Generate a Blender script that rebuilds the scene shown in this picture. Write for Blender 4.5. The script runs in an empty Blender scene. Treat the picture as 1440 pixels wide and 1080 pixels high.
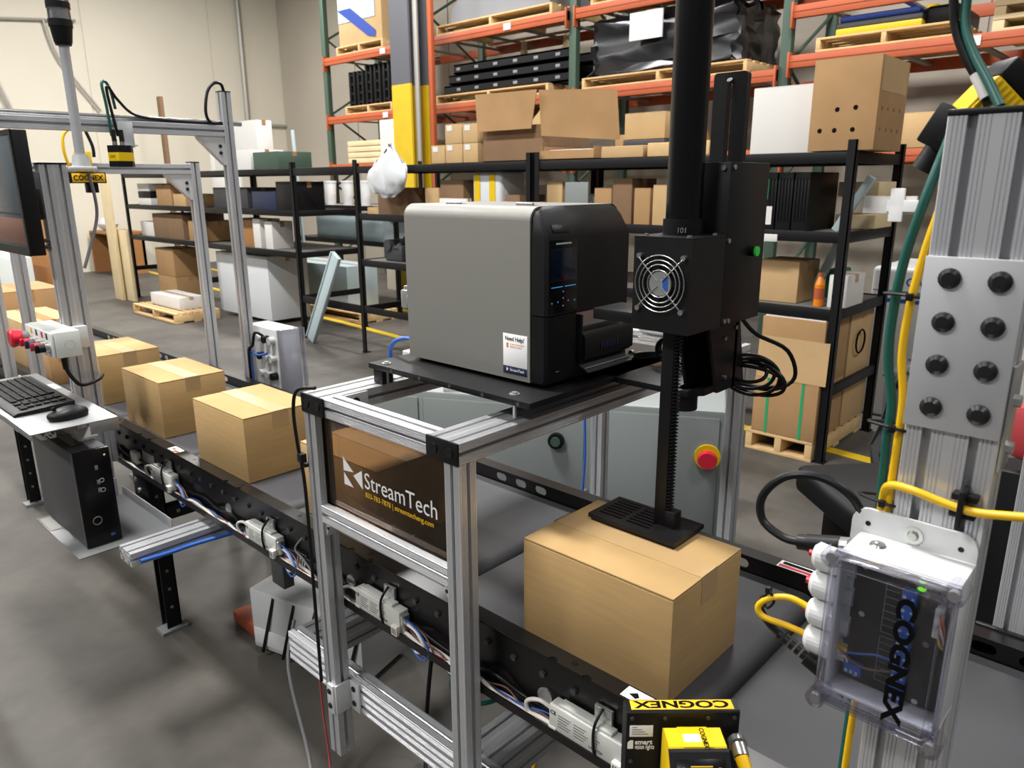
import bpy, bmesh, math, random
from mathutils import Vector, Matrix
random.seed(7)
S = bpy.context.scene
COL = S.collection
PI = math.pi
# ------------------------------------------------------------------ camera
YAW, PITCH, ROLL, FPX, CAMH = math.radians(43.069), math.radians(15.151), math.radians(0.317), 1047.6, 1.54
cd = bpy.data.cameras.new('camera'); cam = bpy.data.objects.new('camera', cd); COL.objects.link(cam)
_f = Vector((-math.sin(YAW)*math.cos(PITCH), math.cos(YAW)*math.cos(PITCH), -math.sin(PITCH)))
_r = Vector((math.cos(YAW), math.sin(YAW), 0)); _d = _f.cross(_r)
_r2 = math.cos(ROLL)*_r + math.sin(ROLL)*_d; _d2 = -math.sin(ROLL)*_r + math.cos(ROLL)*_d
cam.matrix_world = Matrix(((_r2.x, -_d2.x, -_f.x, 0), (_r2.y, -_d2.y, -_f.y, 0), (_r2.z, -_d2.z, -_f.z, CAMH), (0, 0, 0, 1)))
cd.sensor_width = 36; cd.lens = FPX/1440*36; cd.clip_start = .02; cd.clip_end = 100
cd.dof.use_dof = True; cd.dof.focus_distance = 1.35; cd.dof.aperture_fstop = 11.0
S.camera = cam
# ------------------------------------------------------------------ world, lamps, exposure
W = bpy.data.worlds.new('world'); S.world = W; W.use_nodes = True
W.node_tree.nodes['Background'].inputs[0].default_value = (.92, .96, 1, 1)
W.node_tree.nodes['Background'].inputs[1].default_value = .17
def lamp(x, y, z, sx, sy, power, col=(1, .98, .955)):
    l = bpy.data.lights.new('high_bay_lamp', 'AREA'); l.shape = 'RECTANGLE'; l.size = sx; l.size_y = sy
    l.energy = power; l.color = col
    o = bpy.data.objects.new('high_bay_lamp', l); COL.objects.link(o); o.location = (x, y, z)
for lx, ly, pw in ((-2.4, .5, 360), (2.2, .5, 70), (-6.8, .5, 290), (-11.2, .5, 330), (-2.4, 5.2, 230), (-6.8, 5.2, 260), (-11.2, 5.2, 330), (2.2, 5.2, 140), (-2.4, -3.8, 300), (2.2, -3.8, 90), (-6.8, -3.8, 260)):
    lamp(lx, ly, 5.6, 1.2, .5, pw)
S.view_settings.view_transform = 'Standard'; S.view_settings.look = 'None'
S.view_settings.gamma = 1; S.view_settings.use_curve_mapping = False
S.view_settings.exposure = -0.12
# ------------------------------------------------------------------ materials
def lin(c):
    if isinstance(c, str): c = tuple(int(c[i:i+2], 16) for i in (0, 2, 4))
    return tuple(((v/255)/12.92 if v/255 <= .04045 else ((v/255+.055)/1.055)**2.4) for v in c)
MATS = {}
def mat(name, c, rough=.5, metal=0, bump=0, bscale=200, var=0, vscale=6, stretch=None, emit=0, spec=None, coat=0):
    m = bpy.data.materials.new(name); m.use_nodes = True; MATS[name] = m
    nt = m.node_tree; b = nt.nodes['Principled BSDF']; L = lin(c)
    b.inputs['Base Color'].default_value = (*L, 1); b.inputs['Roughness'].default_value = rough; b.inputs['Metallic'].default_value = metal
    if spec is not None: b.inputs['Specular IOR Level'].default_value = spec
    if coat: b.inputs['Coat Weight'].default_value = coat; b.inputs['Coat Roughness'].default_value = .15
    if emit: b.inputs['Emission Color'].default_value = (*L, 1); b.inputs['Emission Strength'].default_value = emit
    if var or bump:
        tc = nt.nodes.new('ShaderNodeTexCoord'); mp = nt.nodes.new('ShaderNodeMapping')
        nt.links.new(tc.outputs['Object'], mp.inputs[0])
        if stretch: mp.inputs['Scale'].default_value = stretch
    if var:
        n = nt.nodes.new('ShaderNodeTexNoise'); n.inputs['Scale'].default_value = vscale; n.inputs['Detail'].default_value = 5
        nt.links.new(mp.outputs[0], n.inputs[0])
        r = nt.nodes.new('ShaderNodeValToRGB'); e = r.color_ramp.elements
        e[0].position = .3; e[1].position = .7
        e[0].color = (*[v*(1-var) for v in L], 1); e[1].color = (*[min(1, v*(1+var)) for v in L], 1)
        nt.links.new(n.outputs[0], r.inputs[0]); nt.links.new(r.outputs[0], b.inputs['Base Color'])
    if bump:
        n = nt.nodes.new('ShaderNodeTexNoise'); n.inputs['Scale'].default_value = bscale; n.inputs['Detail'].default_value = 3
        nt.links.new(mp.outputs[0], n.inputs[0])
        bp = nt.nodes.new('ShaderNodeBump'); bp.inputs['Strength'].default_value = bump; bp.inputs['Distance'].default_value = .002
        nt.links.new(n.outputs[0], bp.inputs['Height']); nt.links.new(bp.outputs[0], b.inputs['Normal'])
    return m
def clear(name, c, gloss=.12, rough=.05, face=.0):
    """see-through plastic: tinted transparency under a fresnel gloss"""
    m = bpy.data.materials.new(name); m.use_nodes = True; MATS[name] = m
    nt = m.node_tree; nt.nodes.clear(); L = lin(c)
    out = nt.nodes.new('ShaderNodeOutputMaterial'); t = nt.nodes.new('ShaderNodeBsdfTransparent'); g = nt.nodes.new('ShaderNodeBsdfGlossy')
    t.inputs[0].default_value = (*L, 1); g.inputs['Roughness'].default_value = rough
    lw = nt.nodes.new('ShaderNodeLayerWeight'); lw.inputs[0].default_value = .35
    ma = nt.nodes.new('ShaderNodeMath'); ma.operation = 'MULTIPLY_ADD'; ma.inputs[1].default_value = gloss*4; ma.inputs[2].default_value = face; ma.use_clamp = True
    mx = nt.nodes.new('ShaderNodeMixShader')
    nt.links.new(lw.outputs['Fresnel'], ma.inputs[0]); nt.links.new(ma.outputs[0], mx.inputs[0])
    nt.links.new(t.outputs[0], mx.inputs[1]); nt.links.new(g.outputs[0], mx.inputs[2]); nt.links.new(mx.outputs[0], out.inputs[0])
    return m
mat('alu', 'cfd0d3', .36, .6)
mat('alu_plate', 'b4b5b8', .5, .35, bump=.05, bscale=500)
mat('alu_light', 'd4d5d6', .45, .3)
mat('black_anod', '131315', .42, .0, spec=.28, bump=.08, bscale=600, var=.15, vscale=20)
mat('black_gloss', '0a0a0c', .25, 0, spec=.3)
mat('black_paint', '100f0f', .3, 0, spec=.4)
mat('black_plastic', '111113', .45, spec=.25)
mat('black_rubber', '111113', .38, spec=.3)
mat('rack_black', '111113', .5, spec=.25)
mat('belt', '37373a', .62, bump=.15, bscale=900, var=.12, vscale=5)
mat('card', 'b0905f', .85, bump=.06, bscale=120, var=.06, vscale=9, stretch=(1, 1, 12))
mat('card2', 'a58259', .9, var=.08, vscale=5)
mat('card3', 'bb9c70', .9, var=.07, vscale=5)
mat('card_dark', '7c6147', .9, var=.1, vscale=5)
mat('tape', 'b5966a', .4)
mat('tape_brown', 'a37a4c', .4)
mat('printer_grey', '86857f', .45, .25, bump=.1, bscale=1500)
mat('printer_black', '131315', .45, spec=.25, bump=.15, bscale=1200)
mat('printer_black2', '111113', .4, spec=.25)
mat('screen', '0b1526', .15)
mat('monitor_screen', '4e565c', .25, var=.25, vscale=3)
mat('led_blue', '3f8fc9', .4, emit=.5)
mat('led_green', '7dff12', .4, emit=1.1)
mat('green_button', '28c23c', .35, emit=.12)
mat('white', 'e6e6e6', .5)
mat('white_print', 'f2f2f2', .6)
mat('paper', 'd6d4d0', .8)
mat('steel', 'b9b9b6', .25, .9)
mat('zinc', 'c9cbc9', .3, .8)
mat('yellow', 'd8b40c', .5, spec=.3)
mat('yellow_print', 'eab80f', .6)
mat('yellow_cable', 'dcae06', .4)
mat('safety_yellow', 'cfae14', .6, var=.06)
mat('green_cable', '0d4f47', .4)
mat('blue_cable', '2a5fb5', .45)
mat('white_cable', 'e3dcd2', .5)
mat('red_wire', 'a83a3f', .5)
mat('brown_wire', '7a564a', .5)
mat('grey_cable', '77777a', .5)
mat('enclosure', 'cfd1d1', .35, coat=.2)
mat('gland', 'c6c8c7', .45)
mat('bolt_black', '18181a', .28, spec=.55)
mat('pcb', '111214', .45, spec=.3)
mat('tray_metal', '8f9192', .38, .55)
mat('blue_block', '2459b0', .4)
mat('ctrl_white', 'd3d8d3', .5, bump=.1, bscale=1500)
mat('red_plastic', 'c41230', .35)
mat('driver_white', 'c9cac4', .5)
mat('driver_print', '6f7070', .7)
mat('orange_beam', 'b0552f', .55, var=.05)
mat('green_up', '3c5244', .55)
mat('pallet_wood', 'cfae7c', .85, var=.12, vscale=8)
mat('board_wood', 'd8c49b', .85, var=.08, vscale=4)
mat('orange_wood', 'a07040', .6, var=.08)
mat('floor_dummy', '888888', .5)
mat('wrap_black', '1c1c20', .3, bump=.9, bscale=9)
mat('wrap_white', 'cfd3d6', .35, bump=.7, bscale=14)
mat('grey_cab', '7d8382', .5)
mat('grey_steel', '7e8083', .5)
mat('dark_steel', '3a3a3d', .5)
mat('blue_sheet', '24439a', .5)
mat('bluegrey', 'aebfc2', .5)
mat('red_fabric', 'a5353a', .7)
mat('strap_green', '1e9a63', .5)
mat('navy', '1d2744', .5)
mat('orange_print', 'd98034', .6)
mat('black_print', '080808', .7, spec=.1)
mat('col_grey', '55565c', .6)
mat('shelf_deck', '6d6a66', .7)
mat('amber', 'e0801a', .3)
clear('smoke', (194, 184, 174), .05, .05, .01)
clear('clear_lid', (248, 248, 253), .16, .03, .015)
clear('clear_diffuse', (245, 245, 245), .2, .2, .25)
def wall_mat(name, c, seam, axis):
    m = mat(name, c, .85, bump=.25, bscale=25, var=.04, vscale=.7)
    return m
mat('wall_paint', 'dad3c2', .85, bump=.25, bscale=25, var=.03, vscale=.7)
mat('wall_back_paint', 'b9b0a2', .85, bump=.25, bscale=25, var=.05, vscale=.7)
mat('conduit', 'b5b3ac', .4, .5)
# floor: polished concrete with cloudy patches and scratches
def floor_mat():
    m = bpy.data.materials.new('concrete'); m.use_nodes = True; MATS['concrete'] = m
    nt = m.node_tree; b = nt.nodes['Principled BSDF']; tc = nt.nodes.new('ShaderNodeTexCoord')
    n1 = nt.nodes.new('ShaderNodeTexNoise'); n1.inputs['Scale'].default_value = .9; n1.inputs['Detail'].default_value = 8; n1.inputs['Roughness'].default_value = .62
    n2 = nt.nodes.new('ShaderNodeTexNoise'); n2.inputs['Scale'].default_value = 14; n2.inputs['Detail'].default_value = 6
    for n in (n1, n2): nt.links.new(tc.outputs['Object'], n.inputs[0])
    r = nt.nodes.new('ShaderNodeValToRGB'); e = r.color_ramp.elements
    e[0].position = .32; e[0].color = (*lin('403e3b'), 1); e[1].position = .68; e[1].color = (*lin('615d57'), 1)
    mx = nt.nodes.new('ShaderNodeMixRGB'); mx.blend_type = 'OVERLAY'; mx.inputs[0].default_value = .25
    nt.links.new(n1.outputs[0], r.inputs[0]); nt.links.new(r.outputs[0], mx.inputs[1]); nt.links.new(n2.outputs[0], mx.inputs[2])
    nt.links.new(mx.outputs[0], b.inputs['Base Color'])
    r2 = nt.nodes.new('ShaderNodeMapRange'); r2.inputs[3].default_value = .4; r2.inputs[4].default_value = .65; b.inputs['Specular IOR Level'].default_value = .3
    nt.links.new(n1.outputs[0], r2.inputs[0]); nt.links.new(r2.outputs[0], b.inputs['Roughness'])
floor_mat()
# ------------------------------------------------------------------ builders
def arc(cx, cy, r, a0, a1, n=6): return [(cx+r*math.cos(a0+(a1-a0)*k/n), cy+r*math.sin(a0+(a1-a0)*k/n)) for k in range(n+1)]
ORG = {}
def put(o, label=None, cat=None, group=None, kind=None):
    if label: o['label'] = label
    if cat: o['category'] = cat
    if group: o['group'] = group
    if kind: o['kind'] = kind
    return o
def thing(name, label, cat, loc, rotz=0, group=None, local=False, kind=None):
    """Empty at a thing's base; local=True: its parts are modelled round the origin"""
    o = bpy.data.objects.new(name, None); COL.objects.link(o); o.empty_display_size = .05
    o.location = loc; o.rotation_euler = (0, 0, rotz)
    ORG[o.name] = Vector((0, 0, 0)) if local else Vector(loc)
    return put(o, label, cat, group, kind)
def child_of(o, parent):
    o.parent = parent; ORG[o.name] = ORG[parent.name]
class MB:
    def __init__(s): s.bm = bmesh.new(); s.X = None
    def _t(s, vs):
        if s.X is not None: bmesh.ops.transform(s.bm, matrix=s.X, verts=list(vs))
    def at(s, loc=(0, 0, 0), rx=0, ry=0, rz=0):
        s.X = Matrix.Translation(loc) @ Matrix.Rotation(rz, 4, 'Z') @ Matrix.Rotation(ry, 4, 'Y') @ Matrix.Rotation(rx, 4, 'X'); return s
    def noxf(s): s.X = None; return s
    def box(s, x0, x1, y0, y1, z0, z1, bev=0, seg=2):
        r = bmesh.ops.create_cube(s.bm, size=1)
        vs = r['verts']
        for v in vs: v.co = Vector(((x0+x1)/2+v.co.x*(x1-x0), (y0+y1)/2+v.co.y*(y1-y0), (z0+z1)/2+v.co.z*(z1-z0)))
        if bev:
            es = list({e for v in vs for e in v.link_edges})
            q = bmesh.ops.bevel(s.bm, geom=es, offset=bev, segments=seg, profile=.5, affect='EDGES')
            vs = list({v for f in q['faces'] for v in f.verts} | {v for v in vs if v.is_valid})
        s._t(vs); return s
    def prism(s, pts, axis, a, b):
        """polygon (2D, in the two remaining axes in xyz order) extruded along axis from a to b"""
        def mk(p, t):
            if axis == 'x': return (t, p[0], p[1])
            if axis == 'y': return (p[0], t, p[1])
            return (p[0], p[1], t)
        A = [s.bm.verts.new(mk(p, a)) for p in pts]; Bv = [s.bm.verts.new(mk(p, b)) for p in pts]
        n = len(pts); fs = []
        for i in range(n): fs.append(s.bm.faces.new((A[i], A[(i+1) % n], Bv[(i+1) % n], Bv[i])))
        fs.append(s.bm.faces.new(A[::-1])); fs.append(s.bm.faces.new(Bv))
        bmesh.ops.recalc_face_normals(s.bm, faces=fs)
        s._t(A+Bv); return s
    def cyl(s, p0, p1, r, n=16, r2=None):
        p0, p1 = Vector(p0), Vector(p1); d = p1-p0
        q = bmesh.ops.create_cone(s.bm, cap_ends=True, segments=n, radius1=r, radius2=r if r2 is None else r2, depth=d.length)
        M = Matrix.Translation((p0+p1)/2) @ d.to_track_quat('Z', 'Y').to_matrix().to_4x4()
        bmesh.ops.transform(s.bm, matrix=M, verts=q['verts']); s._t(q['verts']); return s
    def ball(s, c, r, sc=(1, 1, 1), n=12):
        q = bmesh.ops.create_uvsphere(s.bm, u_segments=n, v_segments=max(6, n//2), radius=r)
        bmesh.ops.transform(s.bm, matrix=Matrix.Translation(c) @ Matrix.Diagonal((*sc, 1)), verts=q['verts']); s._t(q['verts']); return s
    def tube(s, pts, r, n=8, step=6, closed=False):
        P = [Vector(p) for p in pts]; C = []
        m = len(P)
        if m == 2: C = P
        else:
            for i in range(m if closed else m-1):
                if closed: a, b, c, d = P[(i-1) % m], P[i], P[(i+1) % m], P[(i+2) % m]
                else: a, b, c, d = P[max(i-1, 0)], P[i], P[i+1], P[min(i+2, m-1)]
                for k in range(step):
                    t = k/step
                    C.append(.5*((2*b)+(c-a)*t+(2*a-5*b+4*c-d)*t*t+(3*b-a-3*c+d)*t**3))
            if not closed: C.append(P[-1])
        rings = []; up = Vector((0, 0, 1)); L = len(C); prev = None; allv = []
        for i, c in enumerate(C):
            if closed: t = (C[(i+1) % L]-C[i-1])
            else: t = (C[min(i+1, L-1)]-C[max(i-1, 0)])
            if t.length < 1e-9: t = Vector((1, 0, 0))
            t.normalize()
            if prev is None: u = t.cross(up if abs(t.z) < .9 else Vector((1, 0, 0))).normalized()
            else:
                u = prev-t*prev.dot(t); u = u.normalized() if u.length > 1e-6 else t.orthogonal().normalized()
            prev = u; w = t.cross(u)
            rings.append([s.bm.verts.new(c+r*(math.cos(2*PI*k/n)*u+math.sin(2*PI*k/n)*w)) for k in range(n)]); allv += rings[-1]
        fs = []
        for i in range(L if closed else L-1):
            a, b = rings[i], rings[(i+1) % L]
            for k in range(n): fs.append(s.bm.faces.new((a[k], a[(k+1) % n], b[(k+1) % n], b[k])))
        if not closed: fs.append(s.bm.faces.new(rings[0][::-1])); fs.append(s.bm.faces.new(rings[-1]))
        bmesh.ops.recalc_face_normals(s.bm, faces=fs); s._t(allv); return s
    def ring(s, c, axis, R, r, n=28, m=6):
        pts = []
        for k in range(n):
            a = 2*PI*k/n; u, v = R*math.cos(a), R*math.sin(a)
            pts.append((c[0]+u, c[1], c[2]+v) if axis == 'y' else (c[0], c[1]+u, c[2]+v) if axis == 'x' else (c[0]+u, c[1]+v, c[2]))
        return s.tube(pts, r, m, 1, True)
    def prof(s, x0, x1, y0, y1, z0, z1, axis):
        """T-slot aluminium extrusion filling the given bounds"""
        D = {'x': ((y0, y1), (z0, z1), (x0, x1)), 'y': ((x0, x1), (z0, z1), (y0, y1)), 'z': ((x0, x1), (y0, y1), (z0, z1))}[axis]
        (a0, a1), (b0, b1), (e0, e1) = D
        pts = tsec(a1-a0, b1-b0)
        return s.prism([(a0+p[0], b0+p[1]) for p in pts], axis, e0, e1)
    def build(s, name, m, parent=None, smooth=True, label=None, cat=None, group=None, kind=None, ang=35):
        me = bpy.data.meshes.new(name)
        if parent is not None:
            off = ORG[parent.name]
        else:
            xs = [v.co.x for v in s.bm.verts]; ys = [v.co.y for v in s.bm.verts]
            off = Vector(((min(xs)+max(xs))/2, (min(ys)+max(ys))/2, min(v.co.z for v in s.bm.verts)))
        if off.length > 0: bmesh.ops.translate(s.bm, verts=s.bm.verts, vec=-off)
        s.bm.to_mesh(me); s.bm.free()
        me.materials.append(MATS[m])
        if smooth:
            me.polygons.foreach_set('use_smooth', [True]*len(me.polygons)); me.set_sharp_from_angle(angle=math.radians(ang))
        o = bpy.data.objects.new(name, me); COL.objects.link(o)
        if parent is not None: child_of(o, parent)
        else: o.location = off; ORG[o.name] = off.copy()
        return put(o, label, cat, group, kind)
_tc = {}
def tsec(a, b):
    key = (round(a, 4), round(b, 4))
    if key in _tc: return _tc[key]
    def side(L):
        n = max(1, round(L/.04)); out = [(.0012, 0)]
        for i in range(n):
            c = L/n*(i+.5)
            for g in (-.0145, -.0108, -.0072): out += [(c+g-.0008, 0), (c+g, .0011), (c+g+.0008, 0)]
            out += [(c-.0042, 0), (c-.0042, .0045), (c-.0095, .0045), (c-.0095, .008), (c-.005, .012), (c+.005, .012), (c+.0095, .008), (c+.0095, .0045), (c+.0042, .0045), (c+.0042, 0)]
            for g in (.0072, .0108, .0145): out += [(c+g-.0008, 0), (c+g, .0011), (c+g+.0008, 0)]
        out += [(L-.0012, 0)]
        return out
    P = [(u, d) for u, d in side(a)] + [(a-d, u) for u, d in side(b)] + [(a-u, b-d) for u, d in side(a)] + [(d, b-u) for u, d in side(b)]
    _tc[key] = P; return P
def copy_tree(o, parent=None):
    c = o.copy(); COL.objects.link(c); ORG[c.name] = ORG[o.name].copy(); c.parent = parent
    for ch in list(o.children): copy_tree(ch, c)
    return c
def inst(o, parent, dx=0, dy=0, dz=0):
    """another part that shares mesh data, shifted"""
    c = o.copy(); COL.objects.link(c); child_of(c, parent); c.location = Vector(o.location)+Vector((dx, dy, dz))
    for ch in list(o.children): k = copy_tree(ch, c)
    return c
def text(s, size, m, parent, o, u, v, name='lettering', sx=1, bold=0, align='LEFT', depth=.0004, label=None):
    cu = bpy.data.curves.new('t', 'FONT'); cu.body = s; cu.size = size; cu.offset = bold; cu.extrude = depth; cu.align_x = align; cu.resolution_u = 3
    ob = bpy.data.objects.new('t', cu); COL.objects.link(ob)
    dg = bpy.context.evaluated_depsgraph_get()
    me = bpy.data.meshes.new_from_object(ob.evaluated_get(dg))
    bpy.data.objects.remove(ob); bpy.data.curves.remove(cu)
    u, v = Vector(u).normalized(), Vector(v).normalized(); w = u.cross(v)
    off = Vector(o)-ORG[parent.name]
    M = Matrix(((u.x*sx, v.x, w.x, off.x), (u.y*sx, v.y, w.y, off.y), (u.z*sx, v.z, w.z, off.z), (0, 0, 0, 1)))
    me.transform(M); me.name = name; me.materials.clear(); me.materials.append(MATS[m])
    ob = bpy.data.objects.new(name, me); COL.objects.link(ob); child_of(ob, parent)
    return put(ob, label)
def bx(name, m, parent, x0, x1, y0, y1, z0, z1, bev=.001, **k): return MB().box(x0, x1, y0, y1, z0, z1, bev).build(name, m, parent, **k)
# ================================================================== the setting
put(MB().box(-20, 8, -6, 12, -.1, 0).build('floor', 'concrete', smooth=False), 'grey polished concrete warehouse floor', kind='structure')
wl = MB()
for k in range(6): wl.box(-15.25, -15, -4+2.3*k+.012, -4+2.3*(k+1)-.012, 0, 7)
wl.box(-15.3, -15.02, -6, 12, 0, 7)
put(wl.build('wall_left', 'wall_paint', smooth=False), 'cream painted concrete panel wall at the far left', kind='structure')
wb = MB()
for k in range(9): wb.box(-15+2.6*k+.012, -15+2.6*(k+1)-.012, 9, 9.25, 0, 7)
wb.box(-15.2, 8, 9.03, 9.3, 0, 7)
put(wb.build('wall_back', 'wall_back_paint', smooth=False), 'beige concrete wall behind the pallet racking', kind='structure')
for k, (yy, l) in enumerate(((4.36, 'nearer painted yellow aisle line on the concrete floor'), (5.35, 'farther painted yellow aisle line on the concrete floor'))):
    put(MB().at((-1.96, yy, 0), rz=math.radians(-5.2)).box(-12.5, 6, -.045, .045, .0005, .003).build('trim_%d' % (k+1), 'safety_yellow'), l, kind='structure')
def pipe(label, *pts, r=.02):
    MB().tube(pts, r, 8, 4).build('conduit', 'conduit', label=label, cat='pipe')
pipe('thin horizontal conduit running along the cream wall', (-14.95, -.5, 2.72), (-14.95, 9, 2.72), r=.03)
pipe('upper conduit on the cream wall left of the gantry', (-14.94, -1, 4.05), (-14.94, 3.2, 4.05), (-14.94, 3.5, 3.9), (-14.94, 3.9, 2.75), r=.03)
pipe('bent conduit dropping down the cream wall', (-14.94, 3.2, 4.05), (-14.94, 5.1, 4.25), r=.022)
pipe('curved drop pipe hanging on the cream wall', (-14.93, 4.6, 4.2), (-14.93, 4.75, 3.6), (-14.93, 5.3, 2.8), r=.022)
pipe('vertical conduit near the wall corner', (-14.93, 8.1, 0.2), (-14.93, 8.1, 7), r=.05)
# steel building column, yellow guard below
t = thing('support_column', 'steel building column, grey above and safety yellow below, before the racking', 'column', (-7.75, 6.45, 0))
m = MB().box(-7.93, -7.57, 6.3, 6.33, 2.72, 6).box(-7.93, -7.57, 6.57, 6.6, 2.72, 6).box(-7.77, -7.73, 6.33, 6.57, 2.72, 6); m.build('grey_shaft', 'col_grey', t)
MB().box(-7.93, -7.57, 6.3, 6.33, 0, 2.72).box(-7.93, -7.57, 6.57, 6.6, 0, 2.72).box(-7.77, -7.73, 6.33, 6.57, 0, 2.72).build('yellow_shaft', 'safety_yellow', t)
MB().cyl((-7.55, 6.40, .0), (-7.55, 6.40, 6), .035, 10).build('drain_pipe', 'conduit', t)
MB().box(-7.36, -7.30, 6.42, 6.48, 0, 6, .006).build('orange_conduit', 'orange_beam', t)

# ================================================================== pallet racking (far)
RY = 7.2; UPX = (-10.72, -8.28, -5.76, -3.24, -.72, 1.8)
def upright(x, label):
    t = thing('rack_upright', label, 'rack', (x, RY+.5, 0), group='pallet rack uprights')
    p = bx('post', 'green_up', t, x-.05, x+.05, RY, RY+.08, 0, 4.8, .006); inst(p, t, 0, 1.02, 0)
    b = MB()
    for k in range(4):
        z = .4+k*1.1; b.cyl((x, RY+.08, z), (x, RY+1.02, z+.55), .018, 6); b.cyl((x, RY+.08, z+1.1), (x, RY+1.02, z+.55), .018, 6)
    b.build('bracing', 'green_up', t)
    MB().box(x-.08, x+.08, RY-.03, RY+.11, 0, .012).build('foot_plate', 'green_up', t)
ULAB = ('leftmost green rack upright beside the cream wall', 'green rack upright just right of the yellow column', 'green rack upright above the open carton', 'green rack upright left of the blue wrapped load', 'green rack upright behind the holed carton at the right', 'last green rack upright at the far right')
for x, l in zip(UPX, ULAB): upright(x, l)
def rbeam(x0, x1, z, label):
    t = thing('rack_crossmember', label, 'rack beam', ((x0+x1)/2, RY, z), group='orange rack beams')
    b = MB().box(x0+.05, x1-.05, RY-.045, RY+.01, z-.06, z+.05, .006).box(x0+.05, x1-.05, RY-.05, RY+.0, z-.005, z+.004)
    b.build('beam_front', 'orange_beam', t); MB().box(x0+.05, x1-.05, RY+1.07, RY+1.12, z-.06, z+.05, .006).build('beam_rear', 'orange_beam', t)
    for xx in (x0+.05, x1-.05): MB().box(xx-.02 if xx > x0+1 else xx, xx if xx > x0+1 else xx+.02, RY-.06, RY+.01, z-.14, z+.08, .003).build('end_plate', 'orange_beam', t)
    n = 4
    for k in range(n):
        xx = x0+.35+k*(x1-x0-.7)/(n-1); MB().box(xx-.03, xx+.03, RY, RY+1.1, z-.02, z+.0).build('cross_bar', 'grey_steel', t)
    xx = x0+1.55; MB().box(xx-.06, xx+.06, RY-.056, RY-.051, z-.04, z+.035).build('load_tag', 'paper', t)
BN = ('first bay beside the cream wall', 'second bay behind the yellow column', 'third bay above the open carton', 'fourth bay above the holed carton', 'fifth bay at the far right')
LV = {0: (('top', 3.33), ('middle', 2.47), ('low', 1.80)), 1: (('top', 3.33), ('middle', 2.47), ('low', 1.80)), 2: (('top', 3.33), ('middle', 2.50), ('low', 1.80)), 3: (('top', 3.05), ('middle', 2.62), ('low', 1.80)), 4: (('top', 3.0), ('middle', 2.55), ('low', 1.80))}
LV = {i: (('top', 3.36), ('middle', 2.50), ('low', 1.78)) for i in range(5)}; LV[3] = (('top', 3.02), ('middle', 2.60), ('low', 1.75)); LV[4] = (('top', 3.02), ('middle', 2.60), ('low', 1.75))
for i in range(5):
    for n, z in LV[i]: rbeam(UPX[i], UPX[i+1], z, 'orange %s-level rack beams of the %s' % (n, BN[i]))
# pallets -------------------------------------------------------------------
def pallet(x0, y0, z0, lx, ly, label, rotz=0):
    t = thing('wooden_pallet', label, 'pallet', (x0+lx/2, y0+ly/2, z0), rotz, group='wooden pallets', local=True)
    hx, hy = lx/2, ly/2
    n = 7; w = ly/n*.72
    p0 = None
    for k in range(n):
        yc = -hy+w/2+k*(ly-w)/(n-1)
        if p0 is None: p0 = bx('board', 'pallet_wood', t, -hx, hx, yc-w/2, yc+w/2, .1, .118, .002); y00 = yc
        else: inst(p0, t, 0, yc-y00, 0)
    s0 = bx('stringer', 'pallet_wood', t, -hx, -hx+.04, -hy, hy, .018, .1, .002); inst(s0, t, hx-.02, 0, 0); inst(s0, t, lx-.04, 0, 0)
    b0 = bx('bottom_board', 'pallet_wood', t, -hx, hx, -hy, -hy+.09, 0, .018, .002); inst(b0, t, 0, hy-.045, 0); inst(b0, t, 0, ly-.09, 0)
    return t
def carton(name, x0, x1, y0, y1, z0, z1, label, m='card2', tape='tape_brown', group=None, rotz=0, flaps=True, extra=None):
    cx, cy = (x0+x1)/2, (y0+y1)/2; hx, hy, h = (x1-x0)/2, (y1-y0)/2, z1-z0
    t = thing(name, label, 'box', (cx, cy, z0), rotz, group, local=True)
    MB().box(-hx, hx, -hy, hy, 0, h-.004, .003).build('body', m, t)
    if flaps:
        a = MB().box(-hx+.001, hx-.001, -hy+.001, -.002, h-.004, h, .001).build('top_flap', m, t)
        MB().box(-hx+.001, hx-.001, .002, hy-.001, h-.004, h, .001).build('top_flap', m, t)
        w = min(.025, hy*.3)
        dl = min(.06, h*.25)
        MB().box(-hx-.0008, hx+.0008, -w, w, h-.001, h+.0008).box(hx-.001, hx+.001, -w, w, h-dl, h+.0008).box(-hx-.001, -hx+.001, -w, w, h-dl, h+.0008).build('tape', tape, t)
    return t
G = 'loads on the pallet racking'
PL = [(-10.2, 2.555, 'pallet under the upright black frames left of the yellow column'), (-10.35, 3.415, 'pallet under the blue-printed carton at top left'), (-8.05, 3.415, 'pallet under the grey domed bundle on the top beam'), (-8.1, 2.555, 'pallet under the long black rails'), (-5.6, 2.555, 'pallet under the black wrapped load with a white sheet'), (-2.95, 2.655, 'pallet under the blue and yellow load'), (-5.5, 3.415, 'pallet with dark crates on the top beam at centre')]
for x, z, l in PL: pallet(x, RY-.02, z, 1.15 if x in (-10.2, -10.35, -2.95) else 2.0, 1.05, l)
carton('printed_carton', -10.3, -9.25, RY+.02, RY+.95, 3.535, 4.35, 'large carton with blue printed panel on the top left pallet', 'card3')
pc = bpy.data.objects['printed_carton']
MB().box(-.52, .38, -.474, -.468, .32, .8).build('printed_panel', 'bluegrey', pc)
MB().prism([(-.52, .5), (.2, .08), (.38, .05), (.38, .14), (-.2, .5)], 'y', -.478, -.474).build('blue_stripe', 'blue_sheet', pc)
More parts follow.
